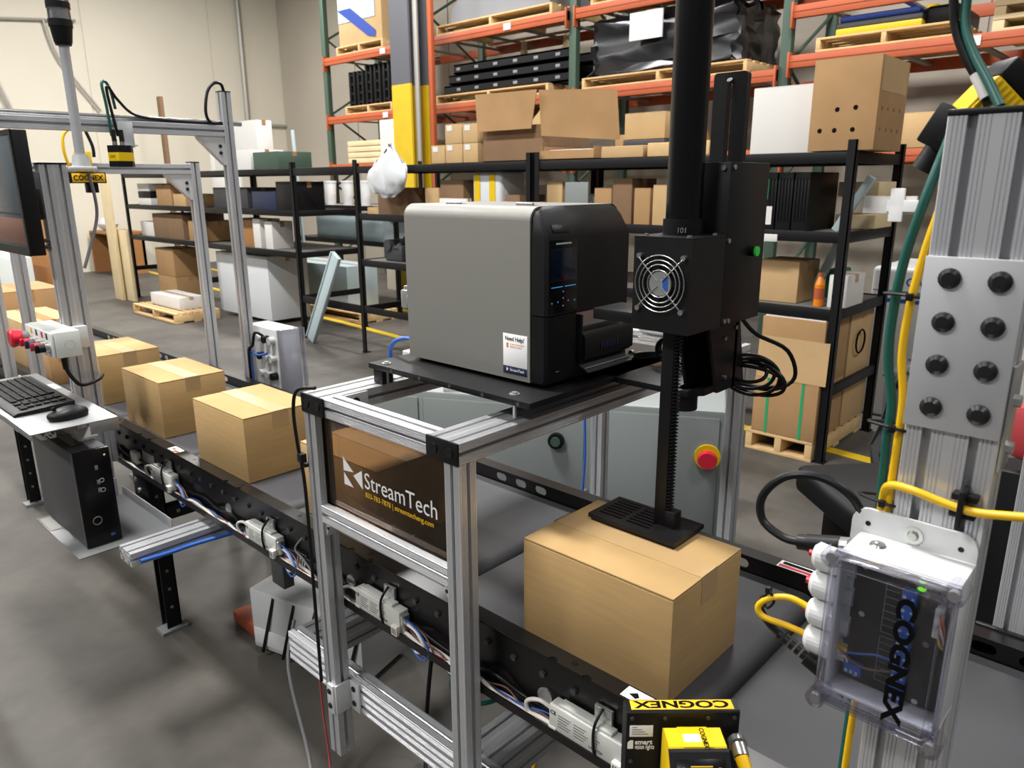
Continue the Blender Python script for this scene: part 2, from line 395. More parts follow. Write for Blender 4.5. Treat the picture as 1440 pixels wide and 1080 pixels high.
for k in range(5):
    x = -10.1+k*.21; t = thing('ladder_stand', 'upright black steel frame, number %s from the left on the pallet beside the column' % ('one', 'two', 'three', 'four', 'five')[k], 'frame', (x, RY+.3, 2.675), group=None)
    h = .5+.06*(k > 1)
    MB().box(x-.07, x-.03, RY+.05, RY+.5, 2.675, 2.675+h, .004).build('post', 'rack_black', t); MB().box(x+.04, x+.08, RY+.05, RY+.5, 2.675, 2.675+h, .004).build('post', 'rack_black', t)
    b = MB()
    for j in range(4): b.box(x-.03, x+.04, RY+.06, RY+.45, 2.72+j*.13, 2.75+j*.13)
    b.build('rung', 'rack_black', t)
# grey domed bundle
b = MB(); b.prism(arc(-7.0, 3.56, .85, 0, PI, 16), 'y', RY+.06, RY+.86) if False else b.prism([(-7.85, 3.535), (-6.15, 3.535), (-6.15, 3.62)]+[(-7+.85*math.cos(a*PI/12), 3.62+.33*math.sin(a*PI/12)) for a in range(1, 12)]+[(-7.85, 3.62)], 'y', RY+.06, RY+.86)
b.build('domed_bundle', 'grey_steel', label='grey domed bundle of covers on the top beam pallet', cat='bundle')
for j in range(3):
    for i in range(2):
        z = 2.675+j*.125
        t = thing('conveyor_rail', ('lower', 'middle', 'upper')[j]+(' front' if i == 0 else ' rear')+' black punched rail stacked on the pallet right of the column', 'rail', (-6.9, RY+.1+i*.45, z))
        y = RY+.05+i*.45
        MB().box(-8.0+.1*j, -5.85, y, y+.02, z, z+.115).box(-8.0+.1*j, -5.85, y, y+.1, z+.095, z+.115).box(-8.0+.1*j, -5.85, y, y+.1, z, z+.02).build('channel', 'rack_black', t)
        if i == 0:
            h0 = None
            for k in range(6):
                if h0 is None: h0 = MB().box(-7.75, -7.68, y-.004, y+.001, z+.04, z+.075, .003).build('bracket_plate', 'grey_steel', t)
                else: inst(h0, t, .34*k, 0, 0)
for k, x in enumerate((-7.0, -6.3)):
    MB().prism([(x-.05, 3.046), (x+.05, 3.046), (x+.02, 3.3), (x-.01, 3.3)], 'y', RY+.52, RY+.58).build('wood_wedge', 'board_wood', label='%s thin wooden wedge standing on the black rails' % ('left', 'right')[k], cat='wedge')
def lump(name, x0, x1, y0, y1, z0, z1, m, label, cat, seed=1, amp=.05):
    """rounded wrapped load with creased faces"""
    rnd = random.Random(seed); b = MB(); b.box(x0, x1, y0, y1, z0, z1, .05, 3)
    bmesh.ops.subdivide_edges(b.bm, edges=[e for e in b.bm.edges if e.calc_length() > .12], cuts=5, use_grid_fill=True)
    for v in b.bm.verts:
        if v.co.z > z0+.02: v.co += Vector((rnd.uniform(-1, 1), rnd.uniform(-1, 1), rnd.uniform(-1, 1)))*amp
    return b.build(name, m, label=label, cat=cat, ang=60)
o = lump('wrapped_load', -5.5, -3.75, RY+.06, RY+.9, 2.68, 3.25, 'wrap_black', 'black plastic wrapped load with white sheet at centre of racking', 'load', 3)
MB().box(-4.95, -4.55, RY-.05, RY-.03, 2.98, 3.25).build('paper_sheet', 'paper', o)
o = lump('wrapped_load', -3.1, -2.2, RY+.02, RY+.9, 2.7, 3.0, 'wrap_black', 'dark wrapped cases right of the black load', 'load', 5, .02) if False else None
t = thing('blue_load', 'blue topped load on yellow base with black sides on the racking', 'load', (-2.3, RY+.5, 2.775))
MB().box(-2.8, -2.1, RY+.02, RY+.8, 2.775, 2.83, .01).build('yellow_base', 'safety_yellow', t); MB().box(-2.8, -2.1, RY+.03, RY+.8, 2.83, 2.88, .01).build('grey_layer', 'dark_steel', t)
MB().box(-2.78, -2.12, RY+.02, RY+.8, 2.88, 2.93, .02).build('blue_roll', 'blue_sheet', t); MB().box(-2.1, -1.85, RY+.1, RY+.8, 2.775, 2.93, .03).build('black_case', 'rack_black', t)
MB().cyl((-2.75, RY+.1, 2.925), (-2.75, RY+.1, 2.95), .04, 10).cyl((-2.08, RY+.2, 2.925), (-2.08, RY+.2, 2.95), .05, 10).build('yellow_cap', 'yellow', t)
for k in range(3):
    for j in range(2):
        z = 2.655+k*.1
        if (k, j) == (2, 1): continue
        m = MB().box(-1.6+.02*j, 1.7, RY+.1+j*.45, RY+.5+j*.45, z, z+.035).box(-1.6, -1.52, RY+.1+j*.45, RY+.5+j*.45, z+.035, z+.095)
        m.build('lumber_crate', 'board_wood', label='pale lumber frame %s, %s layer at right of racking' % (('in front', 'behind')[j], ('bottom', 'middle', 'top')[k]), cat='lumber')
for k in range(3):
    b = MB().box(-5.2+.55*k, -4.75+.55*k, RY+.1, RY+.6, 3.535, 3.85+.05*k, .01).box(-5.18+.55*k, -4.77+.55*k, RY+.08, RY+.62, 3.7, 3.73)
    b.build('dark_crate', 'dark_steel', label='dark crate %s on the top beam' % ('left of three', 'in the middle of three', 'right of three')[k], cat='crate')
# low level of the racking
for k in range(4):
    b = MB().box(-10.3, -8.9, RY+.05+.0*k, RY+1.0, 1.84+.085*k, 1.915+.085*k, .004)
    b.build('panel_stack_board', 'board_wood', label='cream board, %s of the stack on the low beam by the wall' % ('bottom', 'second', 'third', 'top')[k], cat='board')
bx('open_bin', 'paper', None, -8.85, -8.5, RY+.1, RY+.6, 1.84, 2.2, .01, label='pale carton on the low beam behind the yellow column', cat='box') if False else None
carton('pale_carton', -9.4, -8.85, RY+.1, RY+.6, 2.185, 2.42, 'pale carton lying on top of the cream boards', 'paper', 'tape')
for k in range(4):
    x = -7.9+.42*k
    b = MB().box(x, x+.36, RY+.1, RY+.8, 1.84, 2.15, .02).box(x+.02, x+.34, RY+.08, RY+.11, 1.95, 2.05, .005)
    b.build('dark_tote', 'rack_black', label='dark tote %s on the low beam right of the column' % ('one', 'two', 'three', 'four')[k], cat='tote')
carton('wide_carton', -5.2, -4.1, RY+.1, RY+.8, 1.84, 2.05, 'wide brown carton on low beam behind the open carton', 'card2')
carton('wide_carton', -2.6, -1.0, RY+.1, RY+.9, 1.81, 2.1, 'long carton on the low beam at the right', 'card3')
# ================================================================== black shelving row
SY = 4.06; SD = .8; SL = (.41, .84, 1.25, 1.655)
def shelving(x0, x1, label, levels=SL, y0=SY, d=SD, bottom=False):
    t = thing('shelving_unit', label, 'shelf', ((x0+x1)/2, y0+d/2, 0), group='black boltless shelving units')
    p = None
    for xx in (x0, x1-.045):
        for yy in (y0, y0+d-.045):
            MB().box(xx, xx+.045, yy, yy+.006, 0, 1.74).box(xx if xx == x0 else xx+.039, (xx if xx == x0 else xx+.039)+.006, yy, yy+.045, 0, 1.74).box(xx-.01, xx+.055, yy-.01, yy+.055, 0, .006).build('post', 'rack_black', t)
    for z in levels:
        if z > .5 or bottom:
            MB().box(x0+.006, x1-.006, y0+.006, y0+.03, z-.03, z+.028, .003).build('beam', 'rack_black', t)
            MB().box(x0+.006, x1-.006, y0+d-.03, y0+d-.006, z-.03, z+.028, .003).build('beam', 'rack_black', t)
        for xx in (x0+.008, x1-.032): MB().box(xx, xx+.024, y0+.03, y0+d-.03, z-.03, z+.028, .003).build('side_beam', 'rack_black', t)
        if z > .5: MB().box(x0+.03, x1-.03, y0+.03, y0+d-.03, z+.005, z+.02).build('deck', 'shelf_deck', t)
    return t
shelving(-3.575, -1.41, 'black shelving unit nearest the column, holding the holed carton')
shelving(-5.715, -3.605, 'black shelving unit behind the printer, under the open carton', bottom=True)
shelving(-8.88, -6.72, 'black shelving unit behind the gantry posts')
shelving(-11.04, -8.91, 'black shelving unit at the far left beside the cream board')
shelving(-9.0, -6.9, 'black shelving unit standing in the row behind, under white cups', (.84, 1.25), 5.45, .7)
T4 = 1.688; T3 = 1.272; T2 = .862
# on top of the near unit
hc = carton('holed_carton', -1.665, -1.335, 4.07, 4.5, T4, 2.135, 'tall brown carton with round vent holes on top of shelving', 'card2', flaps=False)
h0 = None
for hx_, hz in ((-.03, .2), (.06, .205), (.055, .1), (-.035, .1), (-.11, .1)):
    MB().cyl((hx_, -.2162, hz), (hx_, -.2140, hz), .012, 12).build('vent_hole', 'black_print', hc)
for k in range(4):
    for j in range(2): MB().cyl((.1662, -.15+.09*k, .1+.1*j), (.1640, -.15+.09*k, .1+.1*j), .01, 10).build('vent_hole', 'card_dark', hc)
MB().box(-.164, .164, -.2145, -.2105, .3, .446).box(-.164, -.16, -.21, .21, .3, .446).build('raised_flap', 'card2', hc)
MB().box(.1605, .166, -.19, .19, .28, .44).build('raised_flap', 'card3', hc)
wc = carton('white_carton', -2.05, -1.69, 4.2, 4.6, T4, 2.04, 'white carton beside the holed carton on top of shelving', 'paper', 'tape')
carton('small_carton', -2.92, -2.62, 4.2, 4.5, 1.80, 1.96, 'small tan carton on a dark tray on top of shelving', 'card3')
MB().box(-2.95, -2.6, 4.18, 4.55, T4, 1.74, .005).box(-2.93, -2.62, 4.2, 4.5, 1.74, 1.798, .005).build('equipment_tray', 'dark_steel', label='dark tray under the small tan carton on the shelving', cat='tray')
for k in range(2): bx('flat_carton', ('card3', 'pallet_wood')[k], None, -3.02+.35*k, -2.7+.45*k, 4.09, 4.17, T4, T4+.07+.01*k, .004, label='flattened carton strip %s of the small tan carton' % ('left front', 'right front')[k], cat='cardboard')
# the big open carton with flaps
oc = thing('open_carton', 'large open carton with flared flaps on top of shelving', 'box', (-3.86, 4.4, T4))
b = MB(); b.box(-4.15, -3.56, 4.14, 4.146, T4, 1.93).box(-4.15, -3.56, 4.66, 4.666, T4, 1.93).box(-4.15, -4.144, 4.146, 4.66, T4, 1.93).box(-3.566, -3.56, 4.146, 4.66, T4, 1.93).box(-4.15, -3.56, 4.14, 4.66, T4, T4+.006); b.build('body', 'card_dark', oc)
b = MB(); b.prism([(-4.15, 1.9), (-3.62, 1.9), (-3.57, 2.15), (-4.17, 2.16)], 'y', 4.08, 4.086); b.build('front_flap', 'card2', oc)
b = MB(); b.at((-3.56, 4.12, 1.93), rz=math.radians(20)); b.prism([(0, -.08), (.56, -.12), (.53, .2), (-.02, .22)], 'y', 0, .006); b.build('side_flap', 'card2', oc)
b = MB(); b.at((-3.75, 4.5, 1.93), rx=math.radians(-15)); b.prism([(-.3, 0), (.2, 0), (.14, .14), (.05, .27), (-.02, .22), (-.10, .25), (-.22, .1)], 'y', 0, .006); b.build('rear_flap', 'card3', oc)
tr = thing('tray_carton', 'low open tray carton with white contents before the open carton', 'box', (-3.38, 4.25, T4))
b = MB(); b.box(-3.54, -3.08, 4.09, 4.095, T4, T4+.06).box(-3.54, -3.08, 4.5, 4.505, T4, T4+.09).box(-3.54, -3.535, 4.095, 4.5, T4, T4+.09).box(-3.085, -3.08, 4.095, 4.5, T4, T4+.08).box(-3.54, -3.08, 4.09, 4.5, T4, T4+.005); b.build('body', 'card2', tr)
MB().box(-3.5, -3.14, 4.12, 4.47, T4+.006, T4+.065, .01).build('contents', 'paper', tr)
for k, (x0, x1, z0, z1, w) in enumerate(((-4.72, -4.56, T4, 1.825, 'left'), (-4.55, -4.36, T4, 1.83, 'middle'), (-4.55, -4.36, 1.832, 1.975, 'upper'), (-4.35, -4.19, T4, 1.83, 'right'), (-4.35, -4.19, 1.832, 1.97, 'upper right'))):
    c = carton('parts_carton', x0, x1, 4.12, 4.42, z0, z1, '%s small tan carton of the stack left of the open carton' % w, 'card3', group='small tan cartons')
    hx = (x1-x0)/2; MB().box(-hx+.02, -hx+.08, -.1525, -.149, z1-z0-.05, z1-z0-.01).build('white_label', 'paper', c)
# plastic bag over carton on the third level
carton('bag_carton', -5.45, -5.05, 4.12, 4.42, T3, 1.5, 'brown carton under the white plastic bag on shelving', 'card_dark')
b = MB(); b.ball((0, 0, 0), 1, (1, 1, 1), 20)
rr = random.Random(11)
for v in b.bm.verts:
    z = v.co.z; k = 1-.6*max(0, z)
    k = 1-.85*max(0, z)+.15*max(0, -z)
    v.co = Vector((-5.12+v.co.x*.25*k+.04*z+rr.uniform(-.03, .03), 3.99+v.co.y*.06*k+rr.uniform(-.015, .015), 1.64+z*.21+rr.uniform(-.02, .02)))
b.build('plastic_bag', 'wrap_white', label='translucent white plastic bag bulging on the brown carton', cat='bag', ang=70)
row = [('brown_carton', -4.86, -4.69, 1.5, 'card3', 'tan carton at the left of the shelf behind the printer'), ('brown_carton', -4.67, -4.40, 1.56, 'card_dark', 'dark carton next to the striped sack'), ('white_carton', -4.62, -4.3, 1.42, 'paper', 'low white carton in front of the dark carton'),
       ('brown_carton', -3.95, -3.80, 1.45, 'card_dark', 'narrow brown carton right of the striped sack'), ('brown_carton', -3.79, -3.62, 1.40, 'card2', 'low brown carton left of the shelving post'),
       ('brown_carton', -3.54, -3.40, 1.54, 'card3', 'tan carton right of the shelving post behind the printer'), ('brown_carton', -3.12, -2.98, 1.50, 'card2', 'brown carton right of the grey sheet'), ('brown_carton', -2.97, -2.82, 1.56, 'card_dark', 'taller dark brown carton on the third shelf'), ('brown_carton', -2.80, -2.68, 1.50, 'card2', 'slim brown carton left of the black tube'), ('brown_carton', -2.66, -2.5, 1.52, 'card3', 'tan carton behind the black tube')]
for k, (n, x0, x1, z1, m, l) in enumerate(row): carton(n, x0, x1, 4.10 if n == 'white_carton' else 4.16, 4.15 if n == 'white_carton' else 4.45, T3, z1, l, m, group='cartons on the third shelf')
ss = thing('striped_sack', 'white sack with yellow stripes on the shelf behind the printer', 'sack', (-4.12, 4.3, T3))
MB().box(-4.28, -3.97, 4.14, 4.42, T3, 1.62, .03, 3).build('body', 'wrap_white', ss)
for x in (-4.25, -4.09): MB().box(x, x+.06, 4.135, 4.141, T3+.03, 1.6).build('stripe', 'yellow', ss)
bx('grey_sheet', 'grey_cab', None, -3.36, -3.16, 4.14, 4.16, T3, 1.54, .003, label='grey leaning sheet on the third shelf behind the printer', cat='sheet')
bx('foam_block', 'wrap_white', None, -3.38, -3.18, 4.2, 4.4, T3, 1.46, .02, label='white foam block behind the grey sheet', cat='foam')
# third level of the near unit
for k in range(3):
    x = -1.93+.092*k; t = thing('server_case', 'black equipment case standing upright, %s of three on the shelf' % ('left', 'middle', 'right')[k], 'case', (x+.04, 4.35, T3))
    MB().box(x, x+.085, 4.14, 4.55, T3, 1.585, .004).build('body', 'rack_black', t)
    for j in range(4): MB().box(x+.012+.018*j, x+.018+.018*j, 4.136, 4.141, T3+.05, 1.55).build('front_rib', 'black_gloss', t)
    if k == 0: MB().box(x+.015, x+.07, 4.134, 4.137, T3+.03, T3+.13).build('white_label', 'paper', t); MB().box(x+.02, x+.04, 4.134, 4.137, 1.44, 1.55).build('green_mark', 'strap_green', t)
bx('wood_block', 'board_wood', None, -1.64, -1.42, 4.5, 4.8, T3+.18, T3+.26, .005, label='upper pale timber seen through the right shelving', cat='timber')
bx('wood_block', 'board_wood', None, -1.64, -1.42, 4.5, 4.8, T3, T3+.08, .005, label='lower pale timber seen through the right shelving', cat='timber')
MB().at((-1.56, 4.3, T3), ry=math.radians(30)).box(-.02, .02, -.02, .02, 0, .33, .004).build('tube_lamp', 'bluegrey', label='pale tube leaning on the third shelf of the right unit', cat='tube')
wp = thing('white_assembly', 'white cross shaped bracket with white panel on the right shelving', 'bracket', (-1.3, 4.3, 1.36))
MB().box(-1.42, -1.16, 4.28, 4.3, 1.37, 1.46, .003).build('panel', 'paper', wp); MB().box(-1.285, -1.215, 4.26, 4.28, 1.33, 1.5, .006).box(-1.30, -1.13, 4.262, 4.28, 1.38, 1.44, .006).build('cross', 'white', wp)
bx('shelf_label', 'paper', None, -1.95, -1.78, 4.052, 4.06, 1.215, 1.255, .001, label='long white shelf label on the right shelving beam', cat='label')
# second level of the near unit
carton('tan_carton', -1.95, -1.70, 4.2, 4.5, T2, 1.095, 'tan carton on the second shelf of the right unit', 'card3')
MB().at((-1.72, 4.45, T2), ry=math.radians(22)).box(-.022, .022, -.02, .02, 0, .45, .004).build('tube_lamp', 'bluegrey', label='pale tube leaning behind the tan carton', cat='tube')
bt = thing('juice_bottle', 'orange labelled drink bottle on the second shelf', 'bottle', (-1.575, 4.2, T2))
MB().cyl((-1.575, 4.2, T2), (-1.575, 4.2, T2+.12), .028, 14).cyl((-1.575, 4.2, T2+.12), (-1.575, 4.2, T2+.165), .028, 14, .012).build('body', 'amber', bt)
MB().cyl((-1.575, 4.2, T2+.04), (-1.575, 4.2, T2+.1), .0285, 14).build('label_band', 'orange_beam', bt); MB().cyl((-1.575, 4.2, T2+.165), (-1.575, 4.2, T2+.185), .014, 12).build('cap', 'orange_beam', bt)
carton('white_carton', -1.52, -1.42, 4.18, 4.45, T2, 1.04, 'white printed carton beside the orange bottle', 'paper', 'tape')
bx('green_crate', 'strap_green', None, -1.68, -1.6, 4.55, 4.75, T2, 1.03, .01, label='small green box at the back of second shelf', cat='box')
# bottom: cartons on a pallet
pallet(-1.86, 4.03, 0, .395, .78, 'pallet under the green strapped cartons at right')
def strap(t, x, hy, h, m='strap_green'): MB().box(x-.008, x+.008, -hy-.002, -hy+.0005, 0, h+.001).box(x-.008, x+.008, -hy-.002, hy+.002, h-.001, h+.0016).build('strap', m, t)
c = carton('strapped_carton', -1.83, -1.46, 4.03, 4.4, .12, .445, 'lower brown carton with green straps on the pallet', 'card2'); strap(c, -.1, .185, .325); strap(c, .1, .185, .325)
t = thing('flap_carton', 'upper brown carton with hanging front flap on the strapped carton', 'box', (-1.64, 4.2, .447))
MB().box(-1.82, -1.462, 4.05, 4.4, .447, .80, .003).build('body', 'card2', t); MB().at((0, 4.045, .447), rx=math.radians(-2)).box(-1.83, -1.43, -.006, 0, 0, .24).build('front_flap', 'card3', t); MB().box(-1.81, -1.47, 4.06, 4.39, .8, .806).build('paper_top', 'paper', t)
carton('tall_carton', -1.83, -1.46, 4.43, 4.81, .12, .81, 'tall carton with round logo behind the strapped cartons', 'card3')
tc_ = bpy.data.objects['tall_carton']; MB().ring((.2015, -.05, .5), 'x', .07, .006, 24, 4).build('round_logo', 'black_print', tc_)
bx('wood_crate', 'pallet_wood', None, -1.425, -1.405, 4.3, 5.0, .14, .4, .004, label='tan plank leaning by the tall carton', cat='plank') if False else None
# far left units
def fill(lst, group):
    for (n, x0, x1, y0, y1, z0, z1, m, l) in lst: carton(n, x0, x1, y0, y1, z0, z1, l, m, group=group)
fill([('white_carton', -10.9, -10.5, 4.2, 4.6, 1.272, 1.36, 'paper', 'white carton at the left end of the far shelving'), ('black_carton', -10.9, -10.5, 4.2, 4.6, 1.362, 1.45, 'rack_black', 'black box stacked on the white carton at far left'), ('white_carton', -10.9, -10.52, 4.2, 4.6, 1.452, 1.55, 'paper', 'white carton topping the black box at far left'),
      ('tan_carton', -10.3, -9.85, 4.2, 4.6, 1.272, 1.53, 'card2', 'tan carton on the third shelf of the far left unit'), ('tan_carton', -9.8, -9.45, 4.2, 4.6, 1.272, 1.42, 'card3', 'low tan carton beside the tan carton, far left unit'),
      ('dark_carton', -10.4, -9.5, 4.15, 4.7, .862, 1.17, 'card_dark', 'wide dark carton on the second shelf of the far left unit'), ('pale_carton', -10.95, -10.5, 4.2, 4.6, .862, 1.05, 'paper', 'pale carton left of the wide dark carton'),
      ('brown_carton', -10.45, -9.9, 4.15, 4.55, .0, .36, 'card2', 'lower brown carton under the far left unit'), ('brown_carton', -10.45, -9.9, 4.15, 4.55, .362, .72, 'card2', 'upper brown carton under the far left unit'),
      ('grey_carton', -8.8, -7.6, 4.2, 4.7, .05, .76, 'wrap_white', 'large pale wrapped carton on the pallet behind the gantry'), ('brown_carton', -9.35, -8.98, 4.15, 4.6, .862, 1.1, 'card2', 'brown carton on the second shelf left of the far gantry post'),
      ('white_binder_box', -7.75, -7.6, 4.15, 4.4, .862, 1.17, 'paper', 'white upright box, left one between the gantry posts'), ('white_binder_box', -7.5, -7.35, 4.15, 4.4, .862, 1.15, 'paper', 'white upright box, right one between the gantry posts'), ('orange_carton', -8.3, -7.85, 4.2, 4.5, .862, 1.16, 'orange_wood', 'orange brown carton on the second shelf behind the gantry post'),
      ('grey_tote', -8.7, -7.9, 4.2, 4.6, 1.272, 1.5, 'dark_steel', 'dark grey tote on the third shelf behind the far post'), ('black_tote', -7.2, -6.85, 4.15, 4.5, 1.272, 1.56, 'rack_black', 'black tote on the third shelf right of the far post'), ('blue_tote', -7.8, -7.3, 4.2, 4.6, 1.272, 1.46, 'navy', 'navy tote on the third shelf'),
      ('white_carton', -8.1, -7.75, 4.2, 4.6, 1.688, 1.9, 'paper', 'white carton with red lid on top of the left shelving'), ('green_printed_carton', -7.7, -7.2, 4.2, 4.6, 1.688, 1.86, 'green_up', 'green printed carton on top of the left shelving'), ('tall_board_carton', -9.4, -8.3, 4.6, 4.8, 1.688, 2.25, 'paper', 'tall pale panel box standing on top of the left shelving'),
      ('lilac_carton', -8.6, -7.2, 5.5, 6.0, .862, 1.15, 'bluegrey', 'long lilac grey carton on the shelving row behind'), ('lilac_carton', -8.8, -7.2, 4.95, 5.38, .12, .62, 'bluegrey', 'large lilac grey carton on the pallet in the gap')], None)
for i in range(5):
    x = -8.75+.37*i
    MB().cyl((x, 5.6, 1.272), (x, 5.6, 1.55), .06, 14, .075).cyl((x, 5.6, 1.55), (x, 5.6, 1.57), .08, 14).build('white_cup', 'white', label='white tapered cup on the rear shelving, %s of five from the left' % ('first', 'second', 'third', 'fourth', 'fifth')[i], cat='cup', group='white cups on the rear shelving')
pallet(-9.7, 3.5, 0, 1.2, .53, 'pallet standing in front of the far left shelving'); pallet(-8.9, 4.9, 0, 2.0, .52, 'pallet under the lilac carton in the gap between shelves')
carton('white_flat_carton', -9.5, -8.7, 3.65, 3.95, .12, .26, 'flat white carton lying on the pallet before the shelving', 'paper', 'tape')
bx('leaning_board', 'board_wood', None, -11.12, -10.85, 3.80, 3.84, 0, 1.66, .004, label='pale timber board leaning at the left end of the shelving', cat='board')
bx('leaning_board', 'board_wood', None, -11.0, -10.6, 3.86, 3.90, 0, .95, .004, label='short pale board beside the tall one', cat='board')
MB().box(-14.9, -14.0, 4.8, 5.4, .70, .74, .005).box(-14.05, -14.0, 4.8, 5.4, 0, .7).box(-14.9, -14.85, 4.8, 5.4, 0, .7).box(-14.9, -14.0, 5.35, 5.4, .1, .7).build('orange_desk', 'orange_wood', label='orange wooden desk against the cream wall', cat='desk')
b = MB(); b.at((-14.5, 5.0, .745)); b.ball((0, 0, .12), .2, (1.2, .8, .6)); b.build('desk_clutter_bag', 'wrap_white', label='white crumpled bag on the orange desk', cat='bag')
bx('tall_plank', 'card_dark', None, -13.85, -13.72, 5.85, 5.91, 0, 3.0, .004, label='tall narrow brown plank standing before the cream wall', cat='plank')
bx('pale_hardboard_sheet', 'paper', None, -12.4, -11.5, 6.0, 6.06, 0, 2.25, .004, label='tall pale panel standing behind the left shelving', cat='panel')
bx('tan_hardboard_sheet', 'wall_paint', None, -9.0, -8.5, 6.9, 6.95, 0, 2.4, .004, label='beige tall panel standing left of the column', cat='panel')
MB().at((-8.78, 5.42, 0), ry=math.radians(-2.5)).box(-.02, .02, -.015, .015, 0, 2.2, .004).build('blue_pole', 'bluegrey', label='blue pole leaning behind the left shelving', cat='pole')
# leaning grey plate between the units
b = MB(); b.at((-6.42, 3.98, 0), ry=math.radians(32)); b.box(-.11, .0, -.02, .02, 0, 1.02, .006).box(-.125, -.11, -.03, .02, 0, 1.02, .003); b.build('leaning_channel', 'bluegrey', label='pale blue-grey metal channel leaning between shelving units', cat='channel')
for z, l in ((.41, 'low'), (1.655, 'top')):
    MB().box(-6.72, -5.715, SY+.006, SY+.03, z-.045, z+.03, .003).build('tie_bar', 'rack_black', label='black %s tie bar joining the shelving across the gap' % l, cat='bar')
# stuff on unit behind printer, left part
for k, (x, z, m, l) in enumerate(((-5.5, .862, 'dark_steel', 'dark machine part heap, left on the second shelf by the printer'), (-5.15, .862, 'rack_black', 'black machine part beside the printer on the second shelf'))):
    b = MB().box(x, x+.25, 4.2, 4.5, z, z+.14, .02).cyl((x+.07, 4.18, z+.14), (x+.07, 4.4, z+.14), .05, 12).cyl((x+.18, 4.2, z+.1), (x+.18, 4.35, z+.22), .03, 10); b.build('machine_part', m, label=l, cat='part')
bx('yellow_cloth_box', 'safety_yellow', None, -4.86, -4.68, 4.2, 4.5, .862, 1.08, .02, label='yellow bin on the second shelf left of the printer', cat='bin')
carton('tan_carton', -5.65, -5.48, 4.15, 4.4, T3, 1.33, 'flat tan carton left of the bag carton', 'card3')
# ================================================================== grey control cabinet behind the conveyor
ang = math.radians(27.9)
cb = thing('control_cabinet', 'grey steel control cabinet with red emergency button behind conveyor', 'cabinet', (-1.13, 2.268, 0), ang, local=True)
MB().box(-1.34, .01, 0, .42, .05, .78, .012).build('body', 'grey_cab', cb); MB().box(-1.32, -1.12, -.006, 0, .08, .755, .004).build('door', 'grey_cab', cb); MB().box(-1.10, -.48, -.006, 0, .08, .755, .004).build('door', 'grey_cab', cb); MB().box(-.46, -.01, -.006, 0, .08, .755, .004).build('door', 'grey_cab', cb)
MB().box(-1.32, -.02, .03, .4, 0, .05).build('plinth', 'dark_steel', cb)
eb = MB().cyl((-.045, -.006, .615), (-.045, -.014, .615), .045, 20).build('button_ring', 'yellow', cb); MB().cyl((-.045, -.014, .615), (-.045, -.04, .615), .022, 16).cyl((-.045, -.04, .615), (-.045, -.055, .615), .034, 20, .029).build('red_mushroom', 'red_plastic', eb)
bg = MB().cyl((-.58, -.006, .63), (-.58, -.025, .63), .03, 16).build('button_ring', 'black_plastic', cb); MB().cyl((-.58, -.025, .63), (-.58, -.032, .63), .018, 16).build('green_lens', 'green_up', bg)
MB().cyl((-.47, -.012, .45), (-.47, -.012, .40), .008, 8).build('door_latch', 'zinc', cb)
t = thing('paper_stack', 'white papers and pads lying on the grey cabinet', 'paper', (-1.13, 2.268, .78), ang, local=True)
MB().at((-.90, .16, 0), rz=.3).box(-.16, .16, -.11, .11, 0, .025, .003).build('pad', 'paper', t); MB().at((-.84, .13, .025), rz=-.2).box(-.14, .14, -.1, .1, 0, .012, .002).build('sheet', 'paper', t)
bx('brown_carton_sheet', 'card_dark', None, -2.05, -1.48, 2.95, 3.0, .0, .62, .004, label='brown cardboard sheet standing behind the grey cabinet', cat='cardboard')
# black bench, cup and white machine at right behind the conveyor
t = thing('black_bench', 'black padded bench edge behind the enclosure at right', 'bench', (-.55, 2.55, 0), math.radians(48), local=True)
MB().box(-.35, 1.1, -.2, .2, .50, .60, .03, 3).build('seat', 'rack_black', t)
for x in (-.25, .95): MB().box(x, x+.06, -.16, .16, 0, .5, .004).build('leg', 'rack_black', t)
MB().cyl((-.235, 2.75, .60), (-.235, 2.75, .76), .045, 20, .06).build('white_cup', 'paper', label='white paper cup standing on the black bench', cat='cup')
cm = thing('white_machine', 'white machine with blue stripe and lettering behind the column', 'machine', (-1.1, 5.5, 0))
MB().box(-1.62, -.6, 5.2, 5.9, 0, 1.0, .03, 3).build('body', 'enclosure', cm); MB().box(-1.60, -.62, 5.194, 5.2, .775, .80).build('blue_stripe', 'blue_cable', cm); MB().box(-1.6, -.62, 5.194, 5.2, .845, .852).build('seam', 'grey_cab', cm)
text('CARR', .075, 'blue_cable', cm, (-1.41, 5.197, .885), (1, 0, 0), (0, 0, 1), bold=.001)
lump('dark_bag', -.98, -.72, 3.45, 3.75, 0, .72, 'dark_steel', 'dark grey jacket hanging in a heap near the right shelving', 'bag', 8, .03)
bx('red_chair', 'red_fabric', None, -.285, .1, 2.0, 2.06, .90, 1.04, .03, label='red padded chair back seen right of the column', cat='chair')
bx('machine_shroud', 'rack_black', None, -.30, .25, 1.95, 1.98, .0, .89, .004, label='black machine shroud behind the right column', cat='panel')
# ================================================================== belt conveyor
X0, X1 = -4.7, 1.1; NY, FY = .838, 1.434; ZT = .766; BZ = .730
cv = thing('belt_conveyor', 'long black belt conveyor carrying the brown cartons', 'conveyor', (-1.2, 1.14, 0))

ZONE = .586
notch = []
for k in range(-1, 7):
    c = -.658-.575*k
    notch += [c-.036, c+.036]
out = [(X0, NY)]
for c in sorted(notch): out += arc(c, NY, .009, PI, 0)
out += [(X1, NY), (X1, NY+.034), (X0, NY+.034)]
b = MB().prism(out, 'z', ZT-.003, ZT)
b.box(X0, X1, NY+.031, NY+.034, ZT-.155, ZT-.003).box(X0, X1, NY, NY+.034, ZT-.155, ZT-.152).box(X0, X1, NY, NY+.003, ZT-.152, ZT-.138)
b.build('near_rail', 'black_paint', cv, ang=50)
